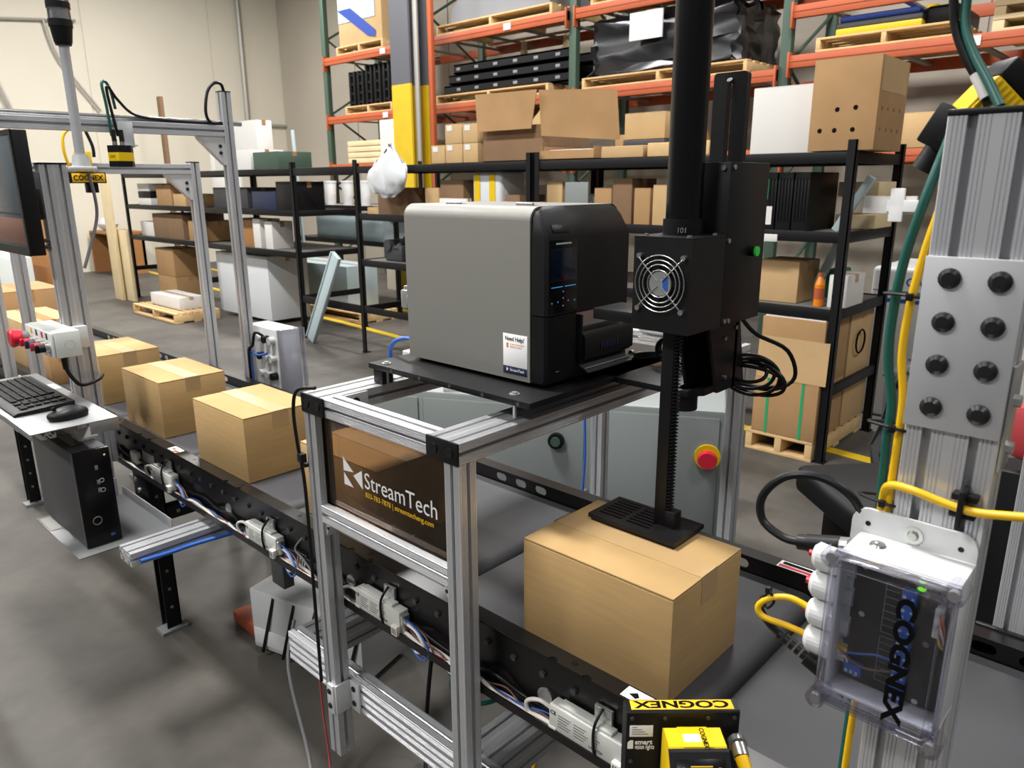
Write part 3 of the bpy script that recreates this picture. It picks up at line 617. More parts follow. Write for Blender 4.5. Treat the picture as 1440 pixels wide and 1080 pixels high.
# far rail: slotted inner web
def slotted(b, x0, x1, z0, z1, y0, y1, slots, w, h):
    zc = (z0+z1)/2; b.box(x0, x1, y0, y1, zc+h/2, z1).box(x0, x1, y0, y1, z0, zc-h/2)
    xs = x0
    for c in slots+[None]:
        e = x1 if c is None else c-w/2
        left = [(xs, zc-h/2)] if xs == x0 else arc(xs-h/2, zc, h/2, -PI/2, PI/2)
        pts = ([(xs, zc+h/2), (xs, zc-h/2)] if xs == x0 else arc(xs-h/2, zc, h/2, PI/2, -PI/2))
        pts += ([(e, zc-h/2), (e, zc+h/2)] if c is None else arc(e+h/2, zc, h/2, -PI/2, -3*PI/2))
        b.prism(pts, 'y', y0, y1)
        if c is not None: xs = c+w/2
sl = []
for k in range(-2, 7):
    c = -1.275-ZONE*k; sl += [c-.073, c, c+.072] if k > 0 or k < -1 else ([c-.073, c, c+.072] if k == 0 else [c+.055, c-.035])
sl = sorted(s for s in sl if X0+.1 < s < X1-.1)
b = MB(); slotted(b, X0, X1, ZT-.036, ZT-.003, FY-.038, FY-.035, sl, .040, .021)
b.box(X0, X1, FY-.038, FY, ZT-.003, ZT).box(X0, X1, FY-.038, FY-.035, ZT-.155, ZT-.036).box(X0, X1, FY-.038, FY, ZT-.155, ZT-.152)
b.build('far_rail', 'black_paint', cv, ang=50)
# belts
def stad(x0, x1, zt, h, n=8):
    r = h/2; return arc(x1-r, zt-r, r, -PI/2, PI/2, n)+arc(x0+r, zt-r, r, PI/2, 3*PI/2, n)
b0 = MB().prism(stad(-1.045, -.465, BZ, .055), 'y', NY+.037, FY-.042).build('belt_loop', 'belt', cv)
for k in (-3, -2, -1, 1, 2, 3, 4, 5, 6):
    if -1.045-ZONE*k > X0-.1: inst(b0, cv, -ZONE*k, 0, 0)
# roller shaft hexes on the near web
h0 = MB().cyl((X0+.25, NY+.0315, .700), (X0+.25, NY+.026, .700), .0068, 6).build('roller_shaft', 'dark_steel', cv)
for k in range(1, 72): inst(h0, cv, .07*k, 0, 0)
hp = MB().cyl((-.735, NY+.0315, .655), (-.735, NY+.029, .655), .017, 20).build('hole_plug', 'zinc', cv)
for k in range(1, 5): inst(hp, cv, -ZONE*k, 0, 0)
fh = MB().cyl((-.66, NY+.018, ZT), (-.66, NY+.018, ZT+.0006), .006, 12).build('flange_hole', 'black_gloss', cv)
for k in range(1, 12): inst(fh, cv, -.2815*k, 0, 0)
for x, y, l in ((-.53, NY+.0045, 'wide'), (-2.19, NY+.0045, 'tall')):
    s = MB().box(x-.03, x+.03, y, y+.026, ZT, ZT+.0006).build('warning_label', 'white_print', cv, label='white warning sticker on the rail')
    if x < -1: MB().box(x+.002, x+.03, y+.001, y+.012, ZT+.0006, ZT+.001).build('orange_field', 'orange_beam', s)
    MB().prism([(x-.02, y+.01), (x-.01, y+.02), (x-.002, y+.012), (x-.006, y+.006)], 'z', ZT+.0006, ZT+.001).build('figure_mark', 'black_print', s)
s = MB().box(-.555, -.455, FY-.036, FY-.006, ZT, ZT+.0006).build('danger_label', 'white_print', cv, label='red and white danger sticker on the far rail')
MB().box(-.552, -.47, FY-.034, FY-.024, ZT+.0006, ZT+.001).build('red_field', 'red_plastic', s); MB().box(-.548, -.46, FY-.021, FY-.01, ZT+.0006, ZT+.001).build('print_block', 'black_print', s)
# rail lettering
for k in range(4): MB().prism([(-1.56+.011*k, .615), (-1.555+.011*k, .615), (-1.545+.011*k-.012*0, .65), (-1.55+.011*k, .65)], 'y', NY+.0303, NY+.031).build('rail_mark', 'white_print', cv)
text('T', .045, 'white_print', cv, (-1.505, NY+.0305, .615), (1, 0, 0), (0, 0, 1), bold=.0018)
# legs
def leg(x):
    l = MB().box(x-.025, x-.020, .86, .91, .02, .60).box(x+.02, x+.025, .86, .91, .02, .60).box(x-.025, x+.025, .905, .91, .02, .60).build('leg', 'rack_black', cv)
    for k in range(7): MB().cyl((x+.0255, .883, .1+.07*k), (x+.0262, .883, .1+.07*k), .006, 8).build('leg_hole', 'grey_cable', l)
    MB().box(x-.03, x+.03, .84, .93, .0, .012).cyl((x, .885, .012), (x, .885, .04), .012, 8).build('foot', 'grey_steel', l)
    r = MB().box(x-.025, x-.020, 1.37, 1.42, .02, .60).box(x+.02, x+.025, 1.37, 1.42, .02, .60).box(x-.025, x+.025, 1.37, 1.375, .02, .60).build('leg', 'rack_black', cv)
    MB().box(x-.03, x+.03, 1.35, 1.44, 0, .012).build('foot', 'grey_steel', r)
    c = MB().box(x-.02, x+.02, .91, 1.37, .42, .47, .003).build('leg_crossbar', 'rack_black', cv)
    for k in range(6): MB().cyl((x+.0203, .95+.07*k, .445), (x+.0215, .95+.07*k, .445), .007, 8).build('bar_hole', 'grey_cab', c)
for x in (-2.5, -4.1): leg(x)
g = MB().box(-2.56, -2.44, .846, .852, .5, .609, .004).build('leg_gusset', 'rack_black', cv)
for xx, zz in ((-2.52, .585), (-2.50, .55)): MB().cyl((xx, .846, zz), (xx, .838, zz), .009, 6).build('bolt', 'zinc', g)
MB().box(-1.66, -1.60, .85, .88, .53, .605, .002).build('hanger_plate', 'dark_steel', cv)
# aluminium cross beam under the conveyor
t = thing('cross_extrusion', 'aluminium extrusion bar crossing beneath the conveyor near the computer', 'bar', (-2.02, 1.1, .545))
MB().prof(-2.06, -1.98, .62, 1.5, .545, .585, 'y').build('profile', 'alu', t)
t = thing('cross_extrusion', 'upper aluminium extrusion under the conveyor between rails', 'bar', (-1.72, 1.1, .59)); MB().prof(-1.76, -1.68, .9, 1.39, .562, .602, 'y').build('profile', 'alu', t)
t = thing('upright_extrusion', 'short upright aluminium extrusion beneath the conveyor', 'post', (-2.30, 1.22, 0)); MB().prof(-2.34, -2.26, 1.2, 1.24, .01, .6, 'z').build('profile', 'alu', t)
# power supply and white carton under the conveyor
t = thing('power_supply_box', 'white metal power box lying under the conveyor', 'box', (-1.95, 1.2, .0), math.radians(15), local=True)
MB().box(-.25, .22, -.12, .12, .02, .24, .008).build('body', 'enclosure', t); MB().box(-.24, .21, -.125, -.12, .04, .1, .003).build('lower_strip', 'white', t)
b = MB()
for k in range(5): b.cyl((-.2+.09*k, -.13, .02), (-.14+.09*k, -.12, .23), .006, 6)
b.build('cable_strands', 'black_rubber', t)
bx('orange_tool', 'orange_beam', None, -2.38, -2.2, 1.05, 1.12, .0, .05, .015, label='orange tool case on the floor under the conveyor', cat='tool')
# ------------------------------------------------------------------ motor drivers hanging in the near rail
def driver(xc, label):
    t = thing('motor_driver', label, 'controller', (xc, .853, .622), group='motor driver cards in the rail', local=True)
    MB().box(-.078, .078, -.012, .013, .004, .052, .002).build('body', 'driver_white', t)
    MB().box(-.06, .05, -.008, .010, .052, .058, .001).box(-.078, -.062, -.014, -.011, -.006, .01, .001).build('raised_lid', 'driver_white', t)
    f = MB()
    for j, (x0, x1) in enumerate(((-.058, -.03), (-.024, .006), (.014, .03))):
        for k in range(5): f.box(x0, x1-.004*((k*7+j) % 3), -.0126, -.0121, .038-.0055*k, .0398-.0055*k)
    f.build('printed_text', 'driver_print', t)
    text('CE', .011, 'black_print', t, (-.075, -.0124, .035), (1, 0, 0), (0, 0, 1)); text('HB-510P', .008, 'driver_print', t, (.008, -.0124, .012), (1, 0, 0), (0, 0, 1))
    c = MB().box(.06, .079, -.022, -.012, .0, .022, .001).build('connector', 'white_cable', t)
    for k in range(3): MB().box(.063+.005*k, .066+.005*k, -.0225, -.0218, .004, .018).build('terminal_slot', 'driver_print', c)
    MB().box(.078, .086, -.01, .01, .008, .045, .001).build('end_plate', 'zinc', t)
    MB().box(.005, .04, .006, .013, .05, .085, .001).cyl((.012, .005, .078), (.012, .013, .078), .005, 8).cyl((.032, .005, .07), (.032, .013, .07), .005, 8).build('hanging_bracket', 'zinc', t)
    MB().tube([(.022, .006, .085), (.020, -.014, .06), (.021, -.016, .02), (.022, -.008, -.004)], .0028, 6).build('cable_tie', 'black_rubber', t)
    return t
for xc, l in ((-2.30, 'white motor driver card in the rail nearest the computer'), (-1.685, 'white motor driver card in the rail left of the stand'), (-1.19, 'white motor driver card in rail between the stand posts'), (-.625, 'white motor driver card in rail beside the black vision light')): driver(xc, l)
# wiring along the lower lip
def wire(name, m, r, pts, label, cat='cable', n=7, step=5): return MB().tube(pts, r, n, step).build(name, m, label=label, cat=cat, ang=60)
def run(x0, x1, y, z, amp, seed, n):
    rr = random.Random(seed); return [(x0+(x1-x0)*k/n, y+rr.uniform(-amp, amp)*.8, z+rr.uniform(-amp, amp)) for k in range(n+1)]
wire('control_cable', 'white_cable', .0048, run(-2.75, -.38, .853, .616, .005, 1, 40), 'long white cable lying in the lower lip of the near rail')
wire('control_cable', 'white_cable', .0042, run(-2.7, -.4, .861, .614, .006, 2, 40), 'second white cable twisted along the near rail')
wire('signal_wire', 'red_wire', .0014, run(-2.6, -.5, .850, .620, .005, 3, 60), 'thin pink wire running along the near rail')
wire('signal_wire', 'blue_cable', .0022, run(-2.65, -.42, .858, .622, .008, 4, 44), 'thin blue wire running along the near rail')
wire('signal_wire', 'brown_wire', .0018, run(-2.5, -.45, .856, .624, .008, 5, 44), 'thin brown wire running along the near rail')
wire('control_cable', 'white_cable', .0045, run(-2.6, -.5, .849, .622, .007, 9, 38), 'third white cable weaving over the others along the near rail')
wire('power_cable', 'black_rubber', .0045, run(-2.7, -.4, .860, .645, .010, 6, 36), 'black power cable behind the wires in the near rail')
for j, xc in enumerate((-2.30, -1.685, -1.19, -.625)):
    w = ('nearest the computer', 'left of the stand', 'between the stand posts', 'beside the vision light')[j]
    wire('loop_cable', 'white_cable', .0045, [(xc+.085, .856, .645), (xc+.125, .848, .648), (xc+.150, .846, .622), (xc+.125, .846, .602), (xc+.09, .85, .612), (xc+.02, .853, .616)], 'white cable loop out of the driver card %s' % w)
    wire('loop_wire', 'blue_cable', .0022, [(xc+.085, .853, .656), (xc+.14, .842, .655), (xc+.172, .84, .622), (xc+.145, .84, .596), (xc+.1, .846, .61)], 'blue wire loop out of the driver card %s' % w)
    wire('loop_wire', 'brown_wire', .0018, [(xc+.085, .858, .652), (xc+.15, .848, .65), (xc+.178, .846, .618), (xc+.14, .848, .598), (xc+.09, .85, .61)], 'brown wire loop out of the driver card %s' % w)
    wire('loop_cable', 'white_cable', .004, [(xc-.078, .858, .648), (xc-.105, .85, .660), (xc-.135, .848, .645), (xc-.13, .850, .622), (xc-.08, .853, .616)], 'short white cable arching into the driver card %s' % w)
wire('grey_lead', 'grey_cable', .003, [(-1.52, .872, .70), (-1.55, .862, .66), (-1.5, .855, .65), (-1.42, .852, .61)], 'thin grey lead hanging over the rail lettering')
wire('loop_cable', 'white_cable', .0045, [(-.98, .85, .616), (-.95, .842, .63), (-.92, .842, .618), (-.93, .846, .60), (-.97, .848, .606), (-.985, .85, .622)], 'small coiled white cable left of the stand post')
wire('blue_air_hose', 'blue_cable', .006, [(-1.972, .64, .560), (-1.97, .72, .556), (-1.97, .8, .555), (-1.93, 1.0, .56)], 'blue hose lying along the aluminium cross beam')
MB().box(-2.56, -2.51, .848, .866, .635, .675, .004).build('wire_connector', 'white_cable', label='white plug connector joining wires in the rail near the computer', cat='connector')
bx('rail_label', 'paper', None, -2.50, -2.41, NY+.0285, NY+.0305, .63, .685, .0005, label='white paper label stuck inside the rail near the computer', cat='label')
wire('floor_cable', 'black_rubber', .006, [(-1.3, 1.15, .6), (-1.34, 1.12, .35), (-1.36, 1.1, .05), (-1.2, 1.0, .008), (-.9, 1.1, .008)], 'black cable dropping under the conveyor to the floor')
wire('floor_cable', 'yellow_cable', .006, [(-1.0, 1.2, .3), (-1.02, 1.15, .06), (-.92, 1.12, .008), (-.7, 1.2, .008)], 'yellow cable lying on the floor under the conveyor')
wire('floor_cable', 'green_cable', .006, [(-1.2+.07*math.cos(a*.7), 1.15+.07*math.sin(a*.7), .35-.004*a) for a in range(24)], 'coil of dark green cable hanging under the conveyor')
wire('floor_cable', 'red_wire', .0028, [(-1.62, .95, .56), (-1.60, .93, .4), (-1.55, .9, .2), (-1.45, .85, .06), (-1.40, .8, .006)], 'red cable dropping to the floor left of the stand')
wire('floor_cable', 'grey_cable', .005, [(-1.62, .88, .42), (-1.6, .84, .3), (-1.5, .82, .1), (-1.35, .75, .006), (-1.2, .7, .006), (-1.0, .65, .006)], 'grey cable curling past the lower beam to the floor')
# ------------------------------------------------------------------ cartons on the belt
def bcart(x0, x1, label, y0=.909, y1=1.135, h=.191): return carton('brown_carton', x0, x1, y0, y1, BZ+.001, BZ+h, label, 'card', 'tape', group='cartons on the belt')
bcart(-.824, -.513, 'brown carton under the label applicator pad')
bcart(-1.585, -1.275, 'brown carton behind the smoked panel', .92, 1.145)
bcart(-2.165, -1.858, 'brown carton nearest the stand on the left belt', .912, 1.138)
bcart(-2.727, -2.417, 'brown carton in the middle of the three on the left belt', .915, 1.14)
bcart(-3.288, -2.978, 'brown carton last in line beside the wide post', .925, 1.15)
carton('tall_carton', -4.18, -3.74, .88, 1.10, BZ+.001, .96, 'large open-topped tan carton at the far left of the belt', 'card3')
carton('tall_carton', -3.68, -3.45, .885, .99, BZ+.001, .86, 'dark brown carton beside the thin posts at left', 'card2')
carton('tall_carton', -4.62, -4.24, .90, 1.2, BZ+.001, 1.04, 'brown carton with dark side at the far left end of belt', 'card2')
# ================================================================== printer stand of aluminium extrusion
st = thing('printer_stand', 'aluminium extrusion stand carrying the printer over the conveyor', 'stand', (-1.103, 1.327, 0))
def P(name, *a, parent=st): return MB().prof(*a).build(name, 'alu', parent)
xa0, xa1, xb0, xb1 = -1.342, -1.262, -.944, -.864
for x0, x1 in ((xa0, xa1), (xb0, xb1)):
    bm_ = P('top_beam', x0, x1, .794, 1.86, 1.08, 1.12, 'y')
    c = bx('end_cap', 'black_plastic', bm_, x0-.0005, x1+.0005, .7895, .794, 1.0795, 1.1205, .0015)
    for dx in (.02, .06): MB().cyl((x0+dx, .7895, 1.1), (x0+dx, .7875, 1.1), .0095, 18).build('cap_plug', 'black_rubber', bm_)
P('top_beam', xa1, xb0, .794, .834, 1.08, 1.12, 'x'); P('top_beam', xa1, xb0, 1.82, 1.86, 1.08, 1.12, 'x')
def endf(p, x0, y0, z):  # closed cut end of a post
    MB().box(x0+.001, x0+.039, y0+.001, y0+.039, z-.003, z).build('end_cap', 'black_plastic', p)
for x0, y0 in ((-1.342, .794), (-.904, .794), (-1.355, 1.82), (-.904, 1.82)):
    p = P('post', x0, x0+.04, y0, y0+.04, .232 if y0 < 1 else .05, 1.08, 'z')
    if y0 > 1: MB().cyl((x0+.02, y0+.02, 0), (x0+.02, y0+.02, .012), .03, 16).cyl((x0+.02, y0+.02, .012), (x0+.02, y0+.02, .06), .008, 8).build('levelling_foot', 'black_plastic', p)
P('mid_beam', -1.302, -.904, .794, .834, .836, .876, 'x')
lb = P('lower_beam', -1.572, -.60, .834, .874, .35, .43, 'x')
for x0 in (-1.572, -.904):
    P('lower_beam', x0, x0+.08 if x0 < -1 else x0+.04, .874, 1.82, .35, .43, 'y')
P('lower_beam', -.99, -.91, .874, 1.82, .35, .39, 'y')
# legs of the lower frame out of sight behind: four feet
for x0, y0 in ((-1.572, 1.78), (-1.0, 1.78)):
    f = MB().cyl((x0+.02, y0+.02, 0), (x0+.02, y0+.02, .015), .03, 16).cyl((x0+.02, y0+.02, .015), (x0+.02, y0+.02, .351), .011, 10).build('levelling_foot', 'dark_steel', st)
def bolt(b, x, y, z, ax, r=.007, h=.004):
    d = {'y-': (0, -1, 0), 'x+': (1, 0, 0), 'z+': (0, 0, 1), 'x-': (-1, 0, 0)}[ax]
    p = Vector((x, y, z)); q = p+Vector(d)*h
    return MB().cyl(p, p+Vector(d)*h*.55, r, 16).cyl(p+Vector(d)*h*.55, q, r, 16, r*.6).cyl(q-Vector(d)*.0006, q+Vector(d)*.0002, r*.42, 6).build('bolt', 'bolt_black', b)
# corner bracket joining post one to the lower beam
br = MB().box(-1.325, -1.302, .786, .794, .352, .428, .001).box(-1.302, -1.296, .79, .834, .352, .428, .001).box(-1.302, -1.262, .828, .834, .352, .428, .001).build('corner_bracket', 'alu_light', st)
for z in (.372, .41):
    bolt(br, -1.316, .786, z, 'y-', .007); bolt(br, -1.281, .828, z, 'y-', .007)
for x0, x1, z1 in ((-1.302, -1.285, .836), (-.925, -.904, .836)):
    g = MB().prism([(x0, z1), (x1, z1), (x1 if x0 > -1 else x0, z1-.036), (x0 if x0 < -1 else x1-.004, z1-.036)], 'y', .802, .826).build('corner_bracket', 'alu_light', st); bolt(g, (x0+x1)/2, .802, z1-.014, 'y-', .004, .002)
g = MB().box(-1.262, -1.258, .836, .90, 1.083, 1.117, .001).build('corner_bracket', 'alu_light', st); bolt(g, -1.258, .868, 1.1, 'x+', .009)
g = MB().box(-.90, -.868, 1.81, 1.82, 1.03, 1.078, .001).build('corner_bracket', 'alu_light', st); bolt(g, -.884, 1.81, 1.055, 'y-', .009)
# smoked guard panel with print
pn = bx('guard_panel', 'smoke', st, -1.306, -.900, .812, .816, .874, 1.082, .0005, label='smoked see-through guard panel with white and yellow print')
def tri(pts): MB().prism(pts, 'y', .8105, .8115).build('logo_triangle', 'white_print', pn)
tri([(-1.233, .999), (-1.2, .974), (-1.233, .970)]); tri([(-1.233, .966), (-1.203, .940), (-1.233, .940)]); tri([(-1.170, .985), (-1.170, .945), (-1.2, .967)])
text('StreamTech', .049, 'white_print', pn, (-1.165, .8115, .950), (1, 0, 0), (0, 0, 1), sx=.93, bold=-.0002)
text('833-783-7878 | streamtecheng.com', .0155, 'yellow_print', pn, (-1.163, .8115, .931), (1, 0, 0), (0, 0, 1), sx=.93, bold=0)
wire('post_cable', 'black_rubber', .0040, [(-1.3, .80, 1.135), (-1.345, .785, 1.125), (-1.362, .782, 1.08), (-1.358, .783, 1.0), (-1.349, .787, .9), (-1.349, .787, .6), (-1.349, .787, .42)], 'black cable tied down the left post of the stand')
MB().box(-1.358, -1.340, .778, .792, .965, .985, .002).box(-1.350, -1.338, .784, .800, .955, .962).build('cable_clip', 'black_plastic', label='black cable clip on the left post of the stand', cat='clip')
wire('blue_lead', 'blue_cable', .004, [(-1.36, 1.81, .95), (-1.368, 1.8, .85), (-1.36, 1.795, .7), (-1.365, 1.79, .55)], 'thin blue cable beside the rear post of the stand')
# ================================================================== black mounting plate and printer
pl = thing('mounting_plate', 'black mounting plate on bolts under the label printer', 'plate', (-1.065, 1.17, 1.121))
MB().box(-1.30, -.832, .935, 1.41, 1.153, 1.165, .001).build('plate', 'black_anod', pl)
for x, y in ((-1.262, .955), (-.893, .962), (-1.262, 1.38), (-.893, 1.38)):
    MB().cyl((x, y, 1.1205), (x, y, 1.153), .004, 10).build('standoff_bolt', 'zinc', pl); MB().cyl((x, y, 1.165), (x, y, 1.1665), .010, 16).cyl((x, y, 1.1665), (x, y, 1.1695), .006, 6).build('screw_head', 'zinc', pl)
for k in range(5): MB().cyl((-1.22+.09*k, .935, 1.159), (-1.22+.09*k, .9342, 1.159), .004, 10).build('edge_screw', 'dark_steel', pl)
MB().box(-1.29, -1.26, .94, .97, 1.121, 1.153, .001).build('standoff_block', 'black_anod', pl)
pr = thing('label_printer', 'grey and black industrial label printer on the stand', 'printer', (-1.06, 1.15, 1.165))
PX0, PX1, PY0, PY1, PZ0, PZ1 = -1.256, -.899, 1.015, 1.285, 1.174, 1.498
def rtop(y0, y1, z0, z1, r, n=6):
    return [(y0, z0)]+[(y1, z0)]+arc(y1-r, z1-r, r, 0, PI/2, n)+arc(y0+r, z1-r, r, PI/2, PI, n)
MB().prism(rtop(PY0, PY1, PZ0, PZ1, .026), 'x', PX0, PX1-.004).build('side_cover', 'printer_grey', pr)
MB().prism(rtop(PY0+.004, PY1-.004, PZ0+.004, PZ1-.004, .024), 'x', PX1-.004, PX1+.001).build('cover_seam', 'black_gloss', pr)
bx('base', 'printer_black', pr, PX0+.01, PX1+.02, PY0+.015, PY1-.01, 1.166, PZ0, .003)
# front bezel, left column: chamfered towards the side cover
XF = -.864
bz = MB()
secA = [(PX1, PY0+.001), (XF-.004, PY0+.034), (XF, PY0+.042), (XF, 1.104), (PX1, 1.104)]
def loft(b, secs):
    rs = [[b.bm.verts.new((x, y, z)) for x, y, z in s] for s in secs]; n = len(rs[0]); fs = []
    for a, c in zip(rs, rs[1:]):
        for k in range(n): fs.append(b.bm.faces.new((a[k], a[(k+1) % n], c[(k+1) % n], c[k])))
    fs.append(b.bm.faces.new(rs[0][::-1])); fs.append(b.bm.faces.new(rs[-1])); bmesh.ops.recalc_face_normals(b.bm, faces=fs); return b
def sec(z, dx=0, dy=0): return [(PX1, PY0+.0005+dy, z), (XF-.006-dx, PY0+.0015+dy, z), (XF-dx, PY0+.007+dy, z), (XF-dx, 1.104, z), (PX1, 1.104, z)]
loft(bz, [sec(1.304), sec(1.443), sec(1.478, .017, .004), sec(1.490, .026, .010), sec(PZ1-.0005, .034, .022)]).build('control_bezel', 'printer_black', pr)
loft(MB(), [sec(1.176, .003), sec(1.184), sec(1.302)]).build('lower_bezel', 'printer_black2', pr)
def secd(z, dx=0, dy=0): return [(PX1, 1.106, z), (XF-.002-dx, 1.106, z), (XF-.002-dx, PY1-.012-dy, z), (XF-.010-dx, PY1-.003-dy, z), (PX1, PY1-.001-dy, z)]
loft(MB(), [secd(1.300), secd(1.443), secd(1.477, .019, .003), secd(1.490, .027, .010), secd(PZ1-.001, .033, .024)]).build('front_door', 'printer_black2', pr)
# power button plate, on the slope above the screen
sl_ = Vector((-.017, 0, .035)).normalized()
pb = MB(); pb.at((XF-.0075, 1.062, 1.459), ry=-math.atan2(.017, .035)); pb.box(-.0004, .0012, -.023, .023, -.008, .008, .0006); pb.build('power_button', 'printer_black2', pr)
MB().ring((XF-.0062, 1.062, 1.459), 'x', .0035, .0005, 16, 4).build('power_symbol', 'grey_cable', pr)
sp = bx('control_panel', 'black_gloss', pr, XF, XF+.0012, 1.0245, 1.1035, 1.308, 1.440, .0005)
bx('display', 'screen', sp, XF+.0012, XF+.0018, 1.0265, 1.0995, 1.365, 1.424, .0002, label='dark blue switched-on display')
bx('status_light', 'bluegrey', sp, XF+.0012, XF+.002, 1.040, 1.084, 1.4315, 1.4345, .0002)
for y0 in (1.028, 1.066): bx('softkey_light', 'led_blue', sp, XF+.0012, XF+.0018, y0, y0+.032, 1.3545, 1.356, .0001)
for y, z in ((1.062, 1.346), (1.062, 1.334), (1.047, 1.328), (1.077, 1.328), (1.062, 1.320), (1.030, 1.327), (1.096, 1.327)): MB().prism([(y-.0014, z-.0012), (y+.0014, z-.0012), (y+.0014, z+.0004), (y, z+.0016), (y-.0014, z+.0004)], 'x', XF+.0012, XF+.0016).build('key_mark', 'led_blue', sp)
bx('usb_port', 'black_gloss', pr, XF, XF+.0006, 1.040, 1.055, 1.194, 1.199, .0002); bx('usb_tongue', 'grey_cable', pr, XF+.0006, XF+.0009, 1.042, 1.053, 1.1955, 1.1975, .0001)
# label slot with dispensing unit
MB().box(PX1-.01, PX1+.012, 1.106, PY1-.004, 1.18, 1.298).build('slot_back', 'zinc', pr)
du = MB().prism([(PX1+.01, 1.266), (XF+.004, 1.262), (XF+.012, 1.25), (XF+.012, 1.212), (XF+.002, 1.204), (PX1+.01, 1.204)], 'y', 1.118, PY1-.006).build('dispense_unit', 'black_plastic', pr)
MB().box(PX1+.01, XF+.006, 1.112, 1.118, 1.20, 1.296, .001).build('hinge_post', 'black_plastic', pr)
for k in range(7): MB().box(XF+.012, XF+.0132, 1.168+.0085*k, 1.174+.0085*k, 1.222, 1.235, .0003).build('roller_key', 'navy', du)
bp_ = MB().prism([(XF-.012, 1.205), (XF+.012, 1.190), (XF+.022, 1.186), (XF+.022, 1.184), (XF-.012, 1.2)], 'y', 1.116, PY1-.02).build('peel_bar', 'dark_steel', pr)
MB().cyl((XF+.013, 1.114, 1.192), (XF+.013, PY1-.012, 1.192), .0025, 8).build('steel_rod', 'steel', pr)
MB().cyl((XF+.012, PY1-.012, 1.196), (XF+.012, PY1-.004, 1.196), .006, 10).build('rod_nut', 'steel', pr)
bx('lower_tray', 'printer_black', pr, PX1+.01, XF-.006, 1.108, PY1-.004, 1.176, 1.203, .002)
MB().cyl((-1.17, 1.06, 1.5), (-1.13, 1.06, 1.5), .0035, 10).box(-1.17, -1.13, 1.056, 1.075, 1.4975, 1.499).build('lid_hinge', 'steel', pr); MB().cyl((-.975, 1.06, 1.5), (-.935, 1.06, 1.5), .0035, 10).box(-.975, -.935, 1.056, 1.075, 1.4975, 1.499).build('lid_hinge', 'steel', pr)
# help sticker (square code left out)
sk = bx('help_sticker', 'white_print', pr, -.971, -.909, PY0-.0006, PY0, 1.186, 1.262, .0001, label='white help sticker with navy foot')
bx('sticker_foot', 'navy', sk, -.971, -.909, PY0-.0009, PY0-.0006, 1.184, 1.199, .00005)
text('Need Help?', .0118, 'black_print', sk, (-.966, PY0-.0008, 1.249), (1, 0, 0), (0, 0, 1), sx=.88, bold=.00025, depth=.0001)
text('SCAN TO REQUEST', .0042, 'orange_print', sk, (-.953, PY0-.0008, 1.241), (1, 0, 0), (0, 0, 1), depth=.0001); text('SERVICE TODAY', .0042, 'orange_print', sk, (-.953, PY0-.0008, 1.236), (1, 0, 0), (0, 0, 1), depth=.0001)
MB().box(-.962, -.957, PY0-.0008, PY0-.0006, 1.235, 1.2445).build('phone_mark', 'orange_print', sk)
text('StreamTech', .0075, 'white_print', sk, (-.953, PY0-.0011, 1.190), (1, 0, 0), (0, 0, 1), depth=.0001)
MB().prism([(-.962, 1.1885), (-.962, 1.1965), (-.9575, 1.1925)], 'y', PY0-.0011, PY0-.0009).build('logo_triangle', 'white_print', sk)
# rear: connector, air valve
t = thing('signal_connector', 'steel and grey plug connector at the rear of the printer', 'connector', (-1.275, 1.05, 1.27))
bx('hood', 'zinc', t, -1.305, -1.285, 1.035, 1.065, 1.272, 1.312, .003); bx('plug', 'grey_cable', t, -1.285, -1.257, 1.033, 1.067, 1.275, 1.302, .003); MB().cyl((-1.295, 1.05, 1.312), (-1.295, 1.05, 1.32), .01, 8).build('screw', 'zinc', t)
wire('plug_cable', 'grey_cable', .005, [(-1.29, 1.05, 1.272), (-1.285, 1.055, 1.25), (-1.265, 1.07, 1.23), (-1.27, 1.1, 1.17)], 'grey cable under the plug behind the printer')
wire('blue_air_hose', 'blue_cable', .005, [(-1.258, 1.03, 1.205), (-1.29, 1.03, 1.205), (-1.33, 1.03, 1.19), (-1.345, 1.03, 1.165), (-1.34, 1.03, 1.125)], 'blue air hose bending down behind the printer')
t = thing('air_valve', 'small steel pneumatic valve block behind the printer', 'valve', (-1.30, 1.10, 1.121)); bx('body', 'alu_light', t, -1.34, -1.265, 1.06, 1.10, 1.121, 1.165, .003); MB().cyl((-1.29, 1.08, 1.166), (-1.29, 1.08, 1.215), .012, 12).build('fitting', 'zinc', t); MB().cyl((-1.275, 1.06, 1.19), (-1.275, 1.06, 1.24), .012, 10).build('gauge', 'yellow', t)
# ================================================================== label applicator
ap = thing('label_applicator', 'black label applicator with fan, tube and toothed arm', 'applicator', (-.65, 1.18, 1.30))
AX0, AX1, AY0, AY1 = -.703, -.595, 1.05, 1.30
MB().prism([(AY0, 1.30), (1.157, 1.30), (1.157, 1.453), (AY0, 1.453)], 'x', AX0, AX1).build('fan_housing', 'black_anod', ap)
bx('top_cover', 'black_anod', ap, AX0, AX1, AY0, 1.157, 1.453, 1.4545, .0005)
bx('tower_housing', 'black_anod', ap, -.652, AX1+.0005, 1.157, AY1, 1.30, 1.570, .0012)
bx('shelf_bracket', 'black_anod', ap, -.80, AX0, 1.07, 1.157, 1.302, 1.322, .002)
